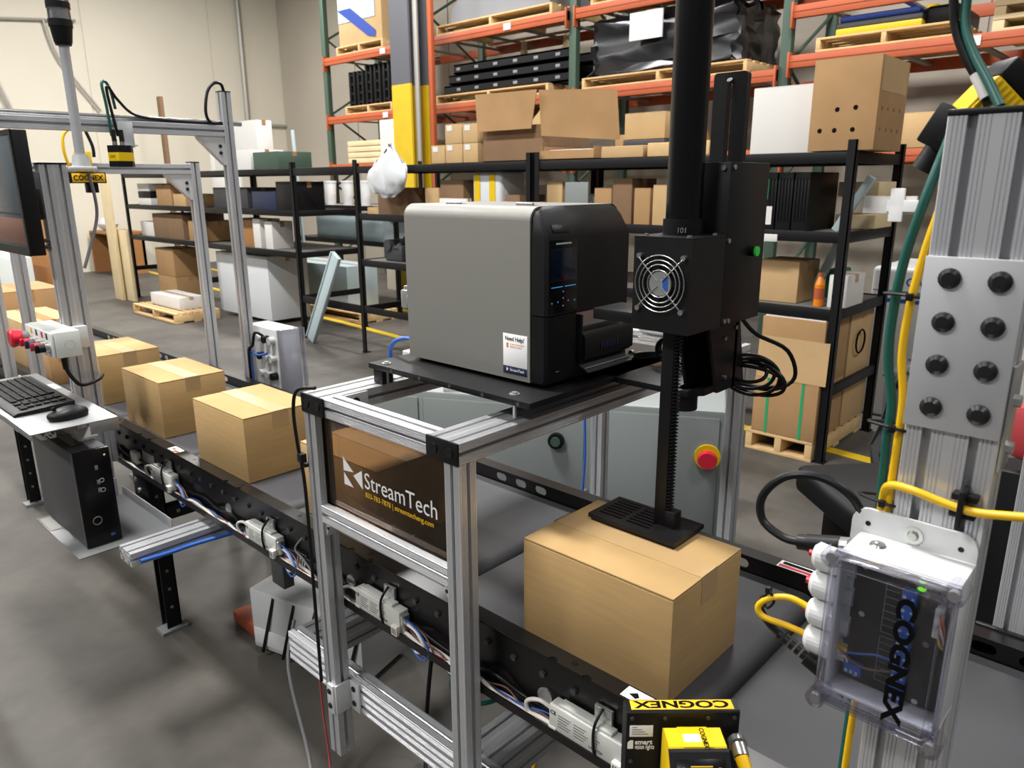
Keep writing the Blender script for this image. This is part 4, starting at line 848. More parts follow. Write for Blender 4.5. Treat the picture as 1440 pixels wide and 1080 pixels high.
# fan with guard
fx, fz = -.649, 1.380
MB().cyl((fx, AY0-.0004, fz), (fx, AY0-.001, fz), .045, 36).build('fan_opening', 'black_gloss', ap)
hub = MB().cyl((fx, AY0-.001, fz), (fx, AY0-.0045, fz), .020, 28).build('fan_hub', 'zinc', ap); MB().box(fx+.006, fx+.0155, AY0-.0049, AY0-.0045, fz-.011, fz+.011).build('hub_label', 'blue_cable', hub)
f = MB()
for k in range(7):
    a = 2*PI*k/7; f.at((fx, AY0-.002, fz), ry=a); f.box(.019, .042, -.001, .0006, -.004, .006)
f.build('fan_blade', 'black_plastic', ap)
gd = MB()
for R_ in (.022, .031, .038, .046): gd.ring((fx, AY0-.006, fz), 'y', R_, .0011, 36, 6)
gd.build('guard_ring', 'steel', ap)
for sx_, sz_ in ((1, 1), (1, -1), (-1, 1), (-1, -1)):
    q = MB().tube([(fx+.004*sx_, AY0-.0062, fz+.004*sz_), (fx+.036*sx_, AY0-.0062, fz+.036*sz_), (fx+.041*sx_, AY0-.003, fz+.043*sz_)], .0012, 6).build('guard_spoke', 'steel', ap)
    MB().cyl((fx+.041*sx_, AY0, fz+.043*sz_), (fx+.041*sx_, AY0-.006, fz+.043*sz_), .0045, 12).build('guard_screw', 'steel', ap)
for y, z in ((1.168, 1.562), (1.165, 1.444), (1.168, 1.308), (1.182, 1.307)): MB().cyl((AX1, y, z), (AX1+.003, y, z), .0042, 12).build('cover_screw', 'steel', ap)
MB().cyl((-.606, 1.157, 1.561), (-.606, 1.153, 1.561), .0042, 12).build('cover_screw', 'steel', ap)
for x, y in ((-.69, 1.065), (-.61, 1.065), (-.69, 1.145), (-.607, 1.14)): MB().cyl((x, y, 1.4545), (x, y, 1.4575), .004, 12).build('cover_screw', 'steel', ap)
gb = MB().cyl((AX1, 1.249, 1.422), (AX1+.010, 1.249, 1.422), .009, 18).build('button_collar', 'black_plastic', ap); MB().cyl((AX1+.010, 1.249, 1.422), (AX1+.014, 1.249, 1.422), .0085, 18).build('green_button', 'green_button', gb, label='small green push button')
tb = MB().cyl((-.656, 1.122, 1.4545), (-.656, 1.122, 1.480), .0335, 32).build('tube_collar', 'black_plastic', ap); MB().cyl((-.656, 1.122, 1.480), (-.656, 1.122, 2.25), .0297, 32).build('guard_tube', 'black_gloss', ap)
text('101', .012, 'grey_cable', tb, (-.648, 1.088, 1.459), (1, .18, 0), (0, 0, 1), depth=.0006)
b = MB(); sx0, sx1, sy0, sy1 = -.678, -.617, 1.236, 1.250
b.prism(arc(sx0+.006, 1.717-.006, .006, PI, PI/2, 3)+[((sx0+sx1)/2-.0042, 1.717), ((sx0+sx1)/2-.0042, 1.703), ((sx0+sx1)/2-.0042, 1.575), ((sx0+sx1)/2-.0042, 1.57), (sx0, 1.57)], 'y', sy0, sy1)
b.prism([((sx0+sx1)/2+.0042, 1.57), ((sx0+sx1)/2+.0042, 1.717)]+arc(sx1-.006, 1.717-.006, .006, PI/2, 0, 3)+[(sx1, 1.57)], 'y', sy0, sy1)
b.box((sx0+sx1)/2-.00421, (sx0+sx1)/2+.00421, sy0, sy1, 1.704, 1.717); b.build('slotted_plate', 'black_anod', ap)
MB().cyl(((sx0+sx1)/2, sy0-.003, 1.705), ((sx0+sx1)/2, sy0+.002, 1.70), .005, 12).build('slot_screw', 'dark_steel', ap)
# arm with rack teeth, and tamp pad
ax0, ax1, ay0, ay1 = -.667, -.644, 1.092, 1.114
ar = bx('arm', 'black_anod', ap, ax0, ax1, ay0, ay1, .9355, 1.46, .001)
te = MB()
for k in range(52):
    z = .968+.0064*k; te.prism([(ax1, z), (ax1+.006, z+.0015), (ax1+.006, z+.0028), (ax1, z+.0044)], 'y', ay0+.002, ay1-.002)
te.build('rack_teeth', 'black_plastic', ar, kind='stuff', smooth=False)
bx('foot_block', 'black_anod', ar, ax1, ax1+.02, ay0-.001, ay1+.001, .9355, .966, .001)
PXa, PXb, PYa, PYb, PZ = -.782, -.595, 1.046, 1.148, .9275
pd = MB(); cells = []
xs = [PXa, PXa+.012, PXa+.062, PXa+.072, PXa+.122, PXb]
rows = 7; pit = (PYb-PYa-.02)/rows
pd.box(PXa, PXb, PYa, PYa+.012, PZ, PZ+.008).box(PXa, PXb, PYb-.010, PYb, PZ, PZ+.008)
yy = PYa+.012
for k in range(rows):
    y1 = PYa+.012+pit*(k+1)-.0055
    pd.box(PXa, PXb, yy, y1, PZ, PZ+.008)
    for x0, x1 in ((PXa, PXa+.012), (PXa+.062, PXa+.072), (PXa+.122, PXb)): pd.box(x0, x1, y1, y1+.0056, PZ, PZ+.008)
    yy = y1+.0055
pd.build('tamp_pad', 'black_anod', ap, smooth=False)
MB().box(PXa+.004, PXb-.004, PYa+.004, PYb-.004, PZ-.006, PZ-.001).build('pad_sole', 'black_rubber', ap)
# base plate, brackets, knob
bx('base_plate', 'black_anod', ap, -.90, -.668, 1.19, 1.40, 1.153, 1.165, .001); MB().prism([(-.70, 1.19), (-.68, 1.20), (-.655, 1.23), (-.655, 1.38), (-.70, 1.40)], 'z', 1.150, 1.165).build('plate_corner', 'black_anod', ap)
MB().cyl((-.695, 1.225, 1.12), (-.695, 1.225, 1.15), .026, 24).build('clamp_knob', 'black_plastic', ap)
for x in (-.69, -.628): MB().prism([(1.17, 1.30), (1.285, 1.30), (1.32, 1.165), (1.215, 1.165)], 'x', x, x+.006).build('side_gusset', 'black_anod', ap)
for y, z in ((1.24, 1.19), (1.27, 1.28), (1.23, 1.265)): MB().cyl((-.622, y, z), (-.619, y, z), .004, 10).build('gusset_screw', 'steel', ap)
bx('spine', 'black_anod', ap, -.69, -.622, 1.27, 1.282, 1.165, 1.30, .001)
wire('applicator_cable', 'black_rubber', .004, [(-.60, 1.25, 1.30), (-.585, 1.28, 1.27), (-.55, 1.34, 1.235), (-.54, 1.36, 1.18), (-.575, 1.34, 1.155), (-.63, 1.30, 1.17), (-.65, 1.29, 1.2)], 'black cable looping out beneath the applicator tower')
for k in range(5): wire('cable_coil', 'black_rubber', .0036, [(-.605+(.036+.008*k)*math.cos(2*PI*j/14), 1.30+.006*k+.014*math.sin(2*PI*j/14+k), 1.192-.004*k+(.016+.006*((k*2) % 5))*math.sin(2*PI*j/14)) for j in range(15)], 'black cable turn, %s of the coil beside the applicator' % ('innermost', 'second', 'middle', 'fourth', 'outermost')[k])
for k in range(4): wire('cable_coil', 'black_rubber', .004, [(-.79+.035*math.cos(2*PI*j/12), 1.33+.004*k, 1.2+(.028+.002*k)*math.sin(2*PI*j/12)) for j in range(13)]+[(-.85, 1.33, 1.175+.004*k), (-.88, 1.33, 1.17+.003*k)], 'black cable turn, %s one in the coil behind the toothed arm' % ('front', 'second', 'third', 'rear')[k])
t = thing('rear_extrusion', 'short aluminium extrusion behind the applicator arm', 'bar', (-1.03, 1.72, 1.121)); MB().prof(-1.115, -.95, 1.70, 1.74, 1.121, 1.161, 'x').build('profile', 'alu', t)
# ================================================================== right-hand column with junction box
co = thing('camera_mast', 'wide aluminium extrusion column with bolted splice plate at right', 'column', (-.153, .79, 0))
P('profile', -.193, -.113, .770, .810, .012, 1.594, 'z', parent=co)
bx('top_cap', 'black_plastic', co, -.1935, -.1125, .7695, .8105, 1.594, 1.600, .0015); bx('foot', 'dark_steel', co, -.22, -.086, .745, .835, 0, .012, .002)
sp_ = bx('splice_plate', 'alu_plate', co, -.1935, -.1125, .764, .770, 1.311, 1.473, .0008, label='flat grey splice plate with eight black bolts')
for x in (-.171, -.1315):
    for z in (1.454, 1.414, 1.374, 1.333): bolt(sp_, x, .764, z, 'y-', .0095, .0058)
sb = bx('side_bracket', 'zinc', co, -.1125, -.1095, .772, .808, 1.28, 1.38, .0008)
for z in (1.30, 1.345): MB().cyl((-.1095, .79, z), (-.1045, .79, z), .006, 6).build('hex_bolt', 'zinc', sb)
bx('rail_clamp', 'dark_steel', co, -.21, -.10, .810, .8375, .64, .74, .002)
# second column beyond the far rail
t = thing('rear_mast', 'aluminium extrusion column standing beyond the far rail at right', 'column', (-.12, 1.47, 0)); P('profile', -.175, -.095, 1.445, 1.485, .012, 1.25, 'z', parent=t); bx('foot', 'dark_steel', t, -.19, -.08, 1.43, 1.5, 0, .012, .002); bx('top_cap', 'black_plastic', t, -.1755, -.0945, 1.4445, 1.4855, 1.25, 1.255, .001); bx('foot_clamp', 'black_anod', t, -.2, -.07, 1.433, 1.4445, .70, .77, .002)
# junction box
jb = thing('junction_box', 'white junction box with clear lid on the right column', 'junction box', (-.166, .72, 1.03))
b = MB(); fz0, fz1 = 1.02, 1.214
b.prism([(-.229, fz0), (-.114, fz0)]+arc(-.114-.016, fz1-.016, .016, 0, PI/2, 5)+arc(-.229+.016, fz1-.016, .016, PI/2, PI, 5), 'y', .7655, .7695); b.build('mounting_flange', 'enclosure', jb)
for x, z in ((-.213, 1.198), (-.128, 1.198)): MB().cyl((x, .7655, z), (x, .7652, z), .0028, 12).build('flange_hole', 'black_gloss', jb)
fs = MB().cyl((-.170, .7655, 1.199), (-.170, .7635, 1.199), .009, 20).build('washer', 'zinc', jb); MB().cyl((-.170, .7635, 1.199), (-.170, .7600, 1.199), .0055, 14, .004).build('screw_head', 'steel', fs)
JX0, JX1, JZ0, JZ1, JYF, JYB = -.219, -.113, 1.032, 1.188, .704, .7655
b = MB(); w = .004
b.box(JX0, JX1, JYB-.004, JYB, JZ0, JZ1, .002).box(JX0, JX1, JYF, JYB-.004, JZ1-w, JZ1, .0015).box(JX0, JX1, JYF, JYB-.004, JZ0, JZ0+w, .0015).box(JX0, JX0+w, JYF, JYB-.004, JZ0+w, JZ1-w, .0015).box(JX1-w, JX1, JYF, JYB-.004, JZ0+w, JZ1-w, .0015)
b.build('box_shell', 'enclosure', jb)
MB().ball((-.195, .742, 1.1885), .008, (1, 1, .45)).build('dome_plug', 'steel', jb)
# circuit board and what sits on it
JB = .728
pb_ = bx('circuit_board', 'pcb', jb, -.212, -.119, JB, JB+.002, 1.040, 1.182, .0005)
for n, (x0, x1, z0, z1) in dict(a=(-.162, -.149, 1.04, 1.163), b=(-.193, -.158, 1.1745, 1.1815), c=(-.206, -.189, 1.05, 1.062)).items():
    k_ = bx('terminal_block', 'blue_block', pb_, x0, x1, JB-.009, JB, z0, z1, .0008)
    lng = (z1-z0) > (x1-x0); m_ = MB(); nn = 16 if lng and z1-z0 > .1 else (7 if n == 'b' else 3)
    for i in range(nn):
        if lng: m_.box(x0+.001, x0+.004, JB-.0094, JB-.009, z0+.004+i*(z1-z0-.006)/nn, z0+.007+i*(z1-z0-.006)/nn).box(x1-.004, x1-.002, JB-.0094, JB-.009, z0+.004+i*(z1-z0-.006)/nn, z0+.006+i*(z1-z0-.006)/nn)
        else: m_.box(x0+.0015+i*(x1-x0-.002)/nn, x0+.004+i*(x1-x0-.002)/nn, JB-.0094, JB-.009, z0+.0015, z0+.005)
    m_.build('terminal_screws', 'bluegrey', k_, smooth=False)
for x, z in ((-.1475, 1.180), (-.1475, 1.174), (-.1475, 1.166)): MB().ball((x, JB-.0025, z), .0042, (1, .6, .7), 10).build('status_led', 'led_green', pb_)
MB().cyl((-.1485, JB, 1.1705), (-.1485, JB-.004, 1.1705), .005, 12).build('relay_coil', 'brown_wire', pb_)
for x, z in ((-.199, 1.170), (-.197, 1.118), (-.196, 1.048), (-.137, 1.168), (-.137, 1.11), (-.139, 1.045)): MB().cyl((x, JB, z), (x, JB-.003, z), .003, 12).build('board_screw', 'steel', pb_)
m_ = MB()
for z0, z1 in ((1.105, 1.16), (1.05, 1.1)):
    m_.box(-.1785, -.178, JB-.0003, JB, z0, z1)
    for k in range(8): m_.box(-.178, -.166, JB-.0003, JB, z0+k*(z1-z0)/7, z0+k*(z1-z0)/7+.0004)
m_.build('board_print', 'grey_cable', pb_, smooth=False)
bx('ribbon_strip', 'bluegrey', pb_, -.2155, -.2085, JB-.002, JB+.0, 1.085, 1.166, .0003)
rb_ = bx('wire_header', 'white', pb_, -.132, -.1245, JB-.012, JB, 1.125, 1.155, .0008)
rr = random.Random(4)
for k, mm in enumerate(('orange_print', 'red_wire', 'white_cable', 'brown_wire', 'yellow_cable')): MB().tube([(-.127, JB-.012, 1.152-.003*k), (-.124, JB-.018, 1.15-.006*k), (-.1215, JB-.015, 1.135-.004*k), (-.122, JB-.012, 1.118)], .0011, 6).build('header_wire', mm, rb_)
for mm, pts in (('blue_cable', [(-.215, .722, 1.074), (-.207, .72, 1.072), (-.19, .717, 1.079), (-.178, .718, 1.083), (-.163, .720, 1.083)]), ('white_cable', [(-.215, .722, 1.074), (-.212, .72, 1.066), (-.206, .72, 1.067), (-.203, .72, 1.062)]), ('brown_wire', [(-.212, .722, 1.074), (-.2, .719, 1.066), (-.185, .718, 1.064), (-.163, .720, 1.070)]), ('yellow_cable', [(-.222, .722, 1.077), (-.205, .721, 1.073)])):
    MB().tube(pts, .0028 if mm == 'yellow_cable' else .0012, 6).build('inner_wire', mm, jb)
# clear lid
LX0, LX1, LZ0, LZ1, LYF, LYB = -.2205, -.1115, 1.030, 1.192, .682, .704
ld = MB(); t_ = .003
ld.box(LX0, LX1, LYF, LYF+t_, LZ0, LZ1, .001).box(LX0, LX1, LYF+t_, LYB, LZ1-t_, LZ1, .001).box(LX0, LX1, LYF+t_, LYB, LZ0, LZ0+t_, .001).box(LX0, LX0+t_, LYF+t_, LYB, LZ0+t_, LZ1-t_, .001).box(LX1-t_, LX1, LYF+t_, LYB, LZ0+t_, LZ1-t_, .001)
ld.box(LX0+.008, LX1-.008, LYF-.0012, LYF, LZ0+.008, LZ0+.0095).box(LX0+.008, LX1-.008, LYF-.0012, LYF, LZ1-.0095, LZ1-.008).box(LX0+.008, LX0+.0095, LYF-.0012, LYF, LZ0+.0095, LZ1-.0095).box(LX1-.0095, LX1-.008, LYF-.0012, LYF, LZ0+.0095, LZ1-.0095)
ldo = ld.build('clear_lid', 'clear_lid', jb, smooth=True, label='clear plastic lid')
for x in (LX0+.002, LX1-.002):
    for z in (LZ0+.002, LZ1-.002):
        q = MB().cyl((x, LYB+.002, z), (x, LYF-.002, z), .0095, 20).build('lid_boss', 'clear_lid', ldo); MB().cyl((x, LYF+.006, z), (x, LYF-.0005, z), .0052, 14).build('lid_screw', 'zinc', ldo)
text('COGNEX', .0265, 'black_print', ldo, (-.1475, LYF-.0004, 1.179), (.085, 0, -1), (1, 0, .085), sx=1.18, bold=.0007, depth=.0002) if False else None
text('COGNEX', .0225, 'black_print', ldo, (-.1555, LYF-.0006, 1.174), (0, 0, -1), (1, 0, 0), sx=1.36, bold=.0011, depth=.0002)
g0 = None
for z in (1.163, 1.131, 1.098, 1.066):
    g = MB().cyl((-.219, .733, z), (-.228, .733, z), .0172, 6).cyl((-.228, .733, z), (-.246, .733, z), .0156, 24).cyl((-.246, .733, z), (-.251, .733, z), .0156, 24, .011).build('cable_gland', 'gland', jb, smooth=False)
    for k in range(12): pass
    MB().cyl((-.207, .733, z), (-.2155, .733, z), .0135, 6).build('gland_nut', 'gland', g)
for z in (1.163, 1.131, 1.098): MB().cyl((-.2505, .733, z), (-.2565, .733, z), .0045, 10).build('gland_plug', 'red_plastic', jb)
wire('loop_cable', 'yellow_cable', .0037, [(-.244, .731, 1.098), (-.27, .729, 1.104), (-.290, .725, 1.098), (-.302, .722, 1.085), (-.296, .722, 1.074), (-.27, .727, 1.071), (-.244, .733, 1.066)], 'short yellow cable looping between two glands of the junction box')
MB().tube([(-.292, .7245, 1.104), (-.298, .7235, 1.094), (-.292, .7225, 1.086), (-.286, .7235, 1.096)], .0015, 6, 6, True).box(-.296, -.290, .720, .727, 1.104, 1.111, .001).build('cable_tie', 'black_plastic', label='black cable tie on the small yellow loop', cat='cable tie')
t = thing('power_plug', 'black corrugated power plug left of the junction box', 'plug', (-.265, .745, 1.03))
MB().tube([(-.305, .742, 1.085), (-.308, .742, 1.07), (-.297, .743, 1.055), (-.285, .744, 1.047)], .0042, 8).build('cord', 'black_rubber', t)
for k in range(5): MB().cyl((-.285+.007*k, .744, 1.047-.003*k), (-.2805+.007*k, .744, 1.045-.003*k), .0065, 12).build('strain_relief', 'black_rubber', t)
MB().cyl((-.252, .744, 1.033), (-.205, .745, 1.012), .0105, 14).build('plug_body', 'black_rubber', t)
t = thing('looped_cable', 'thick black cable looping behind the junction box to its connector', 'cable', (-.265, .75, 1.15))
MB().tube([(-.215, .775, 1.19), (-.232, .765, 1.222), (-.262, .757, 1.238), (-.296, .75, 1.232), (-.318, .745, 1.205), (-.315, .742, 1.178), (-.29, .74, 1.166), (-.268, .74, 1.167)], .0046, 10).build('cord', 'black_rubber', t)
MB().cyl((-.272, .74, 1.1665), (-.262, .74, 1.1685), .0085, 12).cyl((-.262, .74, 1.1685), (-.228, .739, 1.178), .0095, 14).build('connector', 'black_rubber', t); MB().cyl((-.228, .739, 1.178), (-.220, .739, 1.180), .009, 10).build('coupling_nut', 'steel', t)
# cables down the column
wire('column_cable', 'green_cable', .0046, [(-.19, .80, 1.60), (-.198, .795, 1.565), (-.207, .787, 1.52), (-.217, .785, 1.465), (-.221, .785, 1.407), (-.219, .785, 1.365), (-.211, .785, 1.322), (-.212, .787, 1.284), (-.211, .79, 1.23), (-.211, .792, 1.1), (-.214, .792, .9), (-.214, .792, .3), (-.214, .79, .02)], 'thick green cable running down the left side of the column', n=10)
wire('column_cable', 'yellow_cable', .0038, [(-.185, .785, 1.55), (-.191, .780, 1.515), (-.198, .777, 1.475), (-.204, .775, 1.424), (-.205, .775, 1.376), (-.199, .775, 1.334), (-.1985, .775, 1.29), (-.199, .775, 1.236), (-.2, .775, 1.1), (-.206, .775, .94), (-.207, .775, .6), (-.207, .775, .02)], 'yellow cable running down the left side of the column', n=10)
wire('crossing_cable', 'yellow_cable', .0042, [(-.206, .780, 1.17), (-.205, .776, 1.225), (-.197, .764, 1.245), (-.175, .756, 1.249), (-.15, .755, 1.245), (-.125, .754, 1.243), (-.10, .753, 1.247), (-.04, .75, 1.262), (.05, .75, 1.29)], 'yellow cable crossing the column above the junction box', n=10)
for z, l in ((1.433, 'upper'), (1.302, 'middle'), (1.222, 'lower')):
    MB().tube([(-.23, .782, z), (-.208, .768, z+.002), (-.192, .770, z), (-.205, .793, z)], .0018, 6, 5, True).box(-.206, -.200, .764, .770, z-.003, z+.004, .0005).build('cable_tie', 'black_plastic', label='%s black cable tie holding the green and yellow cables' % l, cat='cable tie')
MB().box(-.142, -.120, .757, .7695, 1.232, 1.240, .0015).box(-.142, -.120, .757, .7695, 1.249, 1.256, .0015).box(-.134, -.129, .747, .7695, 1.224, 1.262, .001).build('cable_clamp', 'black_plastic', label='black cable clamp on the column front', cat='clamp')
# camera at the column top
cm_ = thing('vision_camera', 'yellow and black vision camera behind the top of the column', 'camera', (-.175, .85, 1.588), math.radians(40), local=True)
cm_.scale = (.66, .66, .66)
b = MB(); b.at((0, 0, .03), ry=math.radians(42)); b.box(-.035, .035, -.03, .03, -.05, .018, .004); b.build('body', 'yellow', cm_)
b = MB(); b.at((0, 0, .03), ry=math.radians(42))
for k in range(7): b.box(-.030+.009*k, -.026+.009*k, -.0325, -.029, -.046, .014, .0006)
b.build('cooling_fin', 'yellow', cm_)
b = MB(); b.at((0, 0, .03), ry=math.radians(42)); b.box(-.036, .036, -.031, .031, .018, .05, .005); b.build('cover', 'black_plastic', cm_)
b = MB(); b.at((0, 0, .03), ry=math.radians(42)); b.cyl((.01, -.01, .05), (.01, -.01, .066), .011, 12).cyl((.01, -.01, .066), (.01, -.01, .076), .0125, 16); b.build('coupling_nut', 'steel', cm_)
b = MB(); b.at((0, 0, .03), ry=math.radians(42)); b.cyl((.01, -.01, .076), (.01, -.01, .115), .0095, 14, .006); b.build('plug', 'black_rubber', cm_)
MB().prism([(.035, -.03), (.1, -.03), (.1, .06)]+arc(.065, .03, .03, PI/2, PI, 5), 'y', -.036, -.032).build('mounting_bracket', 'alu_plate', cm_)
wire('camera_cable', 'black_rubber', .0040, [(-.219, .82, 1.74), (-.214, .82, 1.70), (-.209, .82, 1.674), (-.197, .818, 1.648), (-.183, .816, 1.626), (-.172, .815, 1.604)], 'black cable with a white sleeve dropping to the column top', n=10)
MB().cyl((-.1865, .8145, 1.632), (-.1745, .8125, 1.611), .0047, 14).build('cable_sleeve', 'paper', label='white printed sleeve on the black camera cable', cat='sleeve')
wire('camera_cable', 'green_cable', .0042, [(-.206, .825, 1.74), (-.204, .823, 1.70), (-.201, .82, 1.674), (-.189, .815, 1.648), (-.174, .808, 1.625), (-.160, .80, 1.602)], 'green cable dropping to the column top', n=10)
wire('camera_cable', 'yellow_cable', .004, [(-.18, .9, 1.80), (-.165, .88, 1.74), (-.152, .87, 1.70), (-.13, .865, 1.675), (-.09, .86, 1.665)], 'yellow cable hanging at the upper right corner', n=10)
b = MB(); b.at((-.208, .835, 1.575), ry=math.radians(28)); b.box(-.02, .02, -.02, .02, -.008, .03, .002).cyl((0, 0, -.03), (0, 0, -.008), .014, 16).box(-.004, .003, -.021, -.02, .0, .02); b.build('clip_sensor', 'black_plastic', label='small black sensor head clipped beside the column top', cat='sensor')
# ================================================================== vision light with barcode reader at the bottom
an = math.atan2(.094, .1)
vl = thing('vision_light', 'black bar light with yellow top print at the bottom of the picture', 'light', (-.373, .700, .80), an, local=True)
HW = .0685
MB().prism([(0, .0), (.03, .0), (.03, .113), (.022, .121), (.002, .121), (0, .119)], 'x', -HW, HW).build('housing', 'black_anod', vl)
bx('top_print', 'yellow_print', vl, -HW+.006, HW-.006, .0035, .0205, .121, .1214, .0001)
text('COGNEX', .0175, 'black_print', vl, (HW-.0105, .0182, .1214), (-1, 0, 0), (0, -1, 0), sx=1.55, bold=.0006, depth=.0002)
for x in (-.062, -.022, .03, .062): MB().cyl((x, 0, .112), (x, -.002, .112), .0024, 10).build('cover_screw', 'dark_steel', vl)
for x in (-.062,): MB().cyl((x, 0, .05), (x, -.002, .05), .0024, 10).build('cover_screw', 'dark_steel', vl)
ls = bx('white_label', 'white_print', vl, -.0645, -.036, -.0006, 0, .0855, .1015, .0001)
m_ = MB()
for k, w_ in enumerate((.006, .012, .016, .02)): m_.box(-.0615, -.0615+w_, -.0008, -.0006, .0985-.0032*k, .0995-.0032*k)
m_.build('printed_lines', 'driver_print', ls, smooth=False)
text('smart', .0092, 'white_print', vl, (-.0575, -.0003, .0745), (1, 0, 0), (0, 0, 1), bold=.0002, depth=.0002); text('vision lights', .0092, 'white_print', vl, (-.0575, -.0003, .0675), (1, 0, 0), (0, 0, 1), bold=.0001, sx=.56, depth=.0002)
MB().prism([(-.0665, .068), (-.0595, .068), (-.0595, .080), (-.0635, .080), (-.0665, .0765)], 'y', -.0004, 0).build('logo_mark', 'white_print', vl)
MB().box(-.03, .03, .02, .05, -.06, 0, .002).box(-.02, .02, .04, .14, -.07, -.055, .002).build('mounting_arm', 'dark_steel', vl)
rd = thing('barcode_reader', 'yellow barcode reader with indicator panel before the bar light', 'barcode reader', (-.3449, .6795, .80), an, local=True)
RW = .0335
MB().prism([(-.034, .0), (.024, .0), (.024, .106), (.018, .111), (-.012, .1105), (-.034, .088)], 'x', -RW, RW).build('body', 'yellow', rd)
MB().prism([(-.0135, .1112), (.017, .1118), (.0245, .107), (.0245, .1065), (.0175, .1105), (-.013, .1104)], 'x', -RW*.5, RW*.55).build('raised_spine', 'yellow', rd)
MB().prism([(-.046, .0), (-.034, .0), (-.034, .088), (-.0135, .1085), (-.0155, .1108), (-.020, .110), (-.046, .080)], 'x', -RW-.001, RW+.001).build('front_cap', 'black_plastic', rd)
sl2 = math.atan2(.028, .022)
ip = MB(); ip.at((0, -.0334, .0954), rx=math.radians(49)); ip.box(-.028, .028, -.0125, .0125, 0, .0008, .0003); ipo = ip.build('indicator_panel', 'black_gloss', rd)
def on(x, v, m, r, nm):
    q = MB(); q.at((0, -.0334, .0954), rx=math.radians(49)); q.cyl((x, v, .0008), (x, v, .0016), r, 12); q.build(nm, m, ipo)
for x, m in ((-.010, 'led_green'), (-.004, 'yellow'), (.001, 'white'), (.0065, 'yellow'), (.012, 'white')): on(x, -.003, m, .0022, 'indicator_light')
q = MB(); q.at((0, -.0334, .0954), rx=math.radians(49)); q.box(-.012, .013, .002, .0035, .0008, .0014).box(-.012, .013, .0045, .0055, .0008, .0014); q.build('signal_bar', 'yellow_print', ipo)
for x in (-.02, .021):
    q = MB(); q.at((0, -.0334, .0954), rx=math.radians(49)); q.ring((x, -.001, .001), 'z', .0042, .0005, 20, 4); q.build('key_ring', 'yellow_print', ipo)
bx('white_label', 'white_print', rd, -.014, .006, -.006, .014, .1111, .1116, .0001)
text('COGNEX', .0078, 'black_print', rd, (.0075, .0165, .1119), (0, -1, 0), (1, 0, 0), bold=.0002, depth=.0001)
for x in (-.017, .02): MB().cyl((x, -.046, .060), (x, -.056, .055), .008, 16).build('port_nut', 'steel', rd)
t = thing('light_cable', 'yellow plug and steel coupling on the right of the bar light', 'cable', (-.330, .730, .80), an, local=True)
MB().cyl((.012, 0, .085), (.012, -.008, .085), .011, 16).cyl((.012, -.008, .085), (.0125, -.022, .080), .0095, 16).build('coupling_nut', 'steel', t); MB().cyl((.0125, -.022, .080), (.0165, -.05, .066), .0085, 14, .0065).build('plug', 'yellow_cable', t); MB().tube([(.0165, -.05, .066), (.02, -.07, .05), (.018, -.085, .02), (.02, -.08, -.05)], .0045, 8).build('cord', 'yellow_cable', t)
# ================================================================== operator station and gantries at left
op = thing('station_post', 'wide aluminium extrusion post of the operator station at left', 'post', (-2.67, .78, 0)); P('profile', -2.69, -2.65, .74, .82, .42, 1.60, 'z', parent=op); bx('top_cap', 'black_plastic', op, -2.6905, -2.6495, .7395, .8205, 1.60, 1.606, .001); bx('rail_clamp', 'alu_plate', op, -2.70, -2.64, .82, .8375, .62, .74, .002)
bx('clamp_bracket', 'alu_light', op, -2.65, -2.63, .72, .80, 1.03, 1.10, .002)
def gantry(x, ztop, zbeam, yn, yf, ynear, label, plate=False):
    t = thing('camera_gantry', label, 'frame', (x+.02, (ynear+yf)/2, 0))
    P('post', x, x+.04, yf, yf+.04, .012, ztop, 'z', parent=t); P('post', x, x+.04, ynear-.04, ynear, .5 if ynear > .6 else .012, ztop-.02, 'z', parent=t); bx('rail_clamp' if ynear > .6 else 'foot', 'alu_plate', t, *((x-.005, x+.045, ynear, .8375, .62, .74) if ynear > .6 else (x-.03, x+.07, ynear-.06, ynear+.02, 0, .012)), .002)
    P('beam', x, x+.04, ynear, yf, zbeam-.04, zbeam, 'y', parent=t)
    for yy in (yf,): bx('foot', 'dark_steel', t, x-.03, x+.07, yy-.02, yy+.06, 0, .012, .002)
    bx('top_cap', 'black_plastic', t, x-.0005, x+.0405, yf-.0005, yf+.0405, ztop, ztop+.004, .001)
    g = MB().prism([(yf, zbeam-.04), (yf-.105, zbeam-.04), (yf-.095, zbeam-.05), (yf-.012, zbeam-.133), (yf, zbeam-.14)], 'x', x+.006, x+.009).prism([(yf, zbeam-.04), (yf-.105, zbeam-.04), (yf-.095, zbeam-.05), (yf-.012, zbeam-.133), (yf, zbeam-.14)], 'x', x+.031, x+.034)
    g.prism([(yf-.105, zbeam-.04), (yf-.10, zbeam-.052), (yf-.008, zbeam-.144), (yf, zbeam-.145), (yf, zbeam-.139), (yf-.014, zbeam-.131), (yf-.093, zbeam-.05)], 'x', x+.006, x+.034)
    go = g.build('corner_gusset', 'alu_light', t)
    for zz in (.075, .10): bolt(go, x+.034, yf-.02, zbeam-zz, 'x+', .007)
    return t
gantry(-2.896, 1.877, 1.755, 0, 1.45, .35, 'tall aluminium gantry frame with a thin camera rail across belt')
gantry(-3.222, 1.626, 1.620, 0, 1.45, .80, 'lower aluminium gantry frame behind the tall one')
t = thing('thin_post', 'aluminium post at the left picture edge behind the keyboard', 'post', (-3.70, .80, 0)); P('profile', -3.72, -3.68, .78, .82, .5, 1.5, 'z', parent=t); bx('rail_clamp', 'alu_plate', t, -3.725, -3.675, .82, .8375, .62, .74, .002)
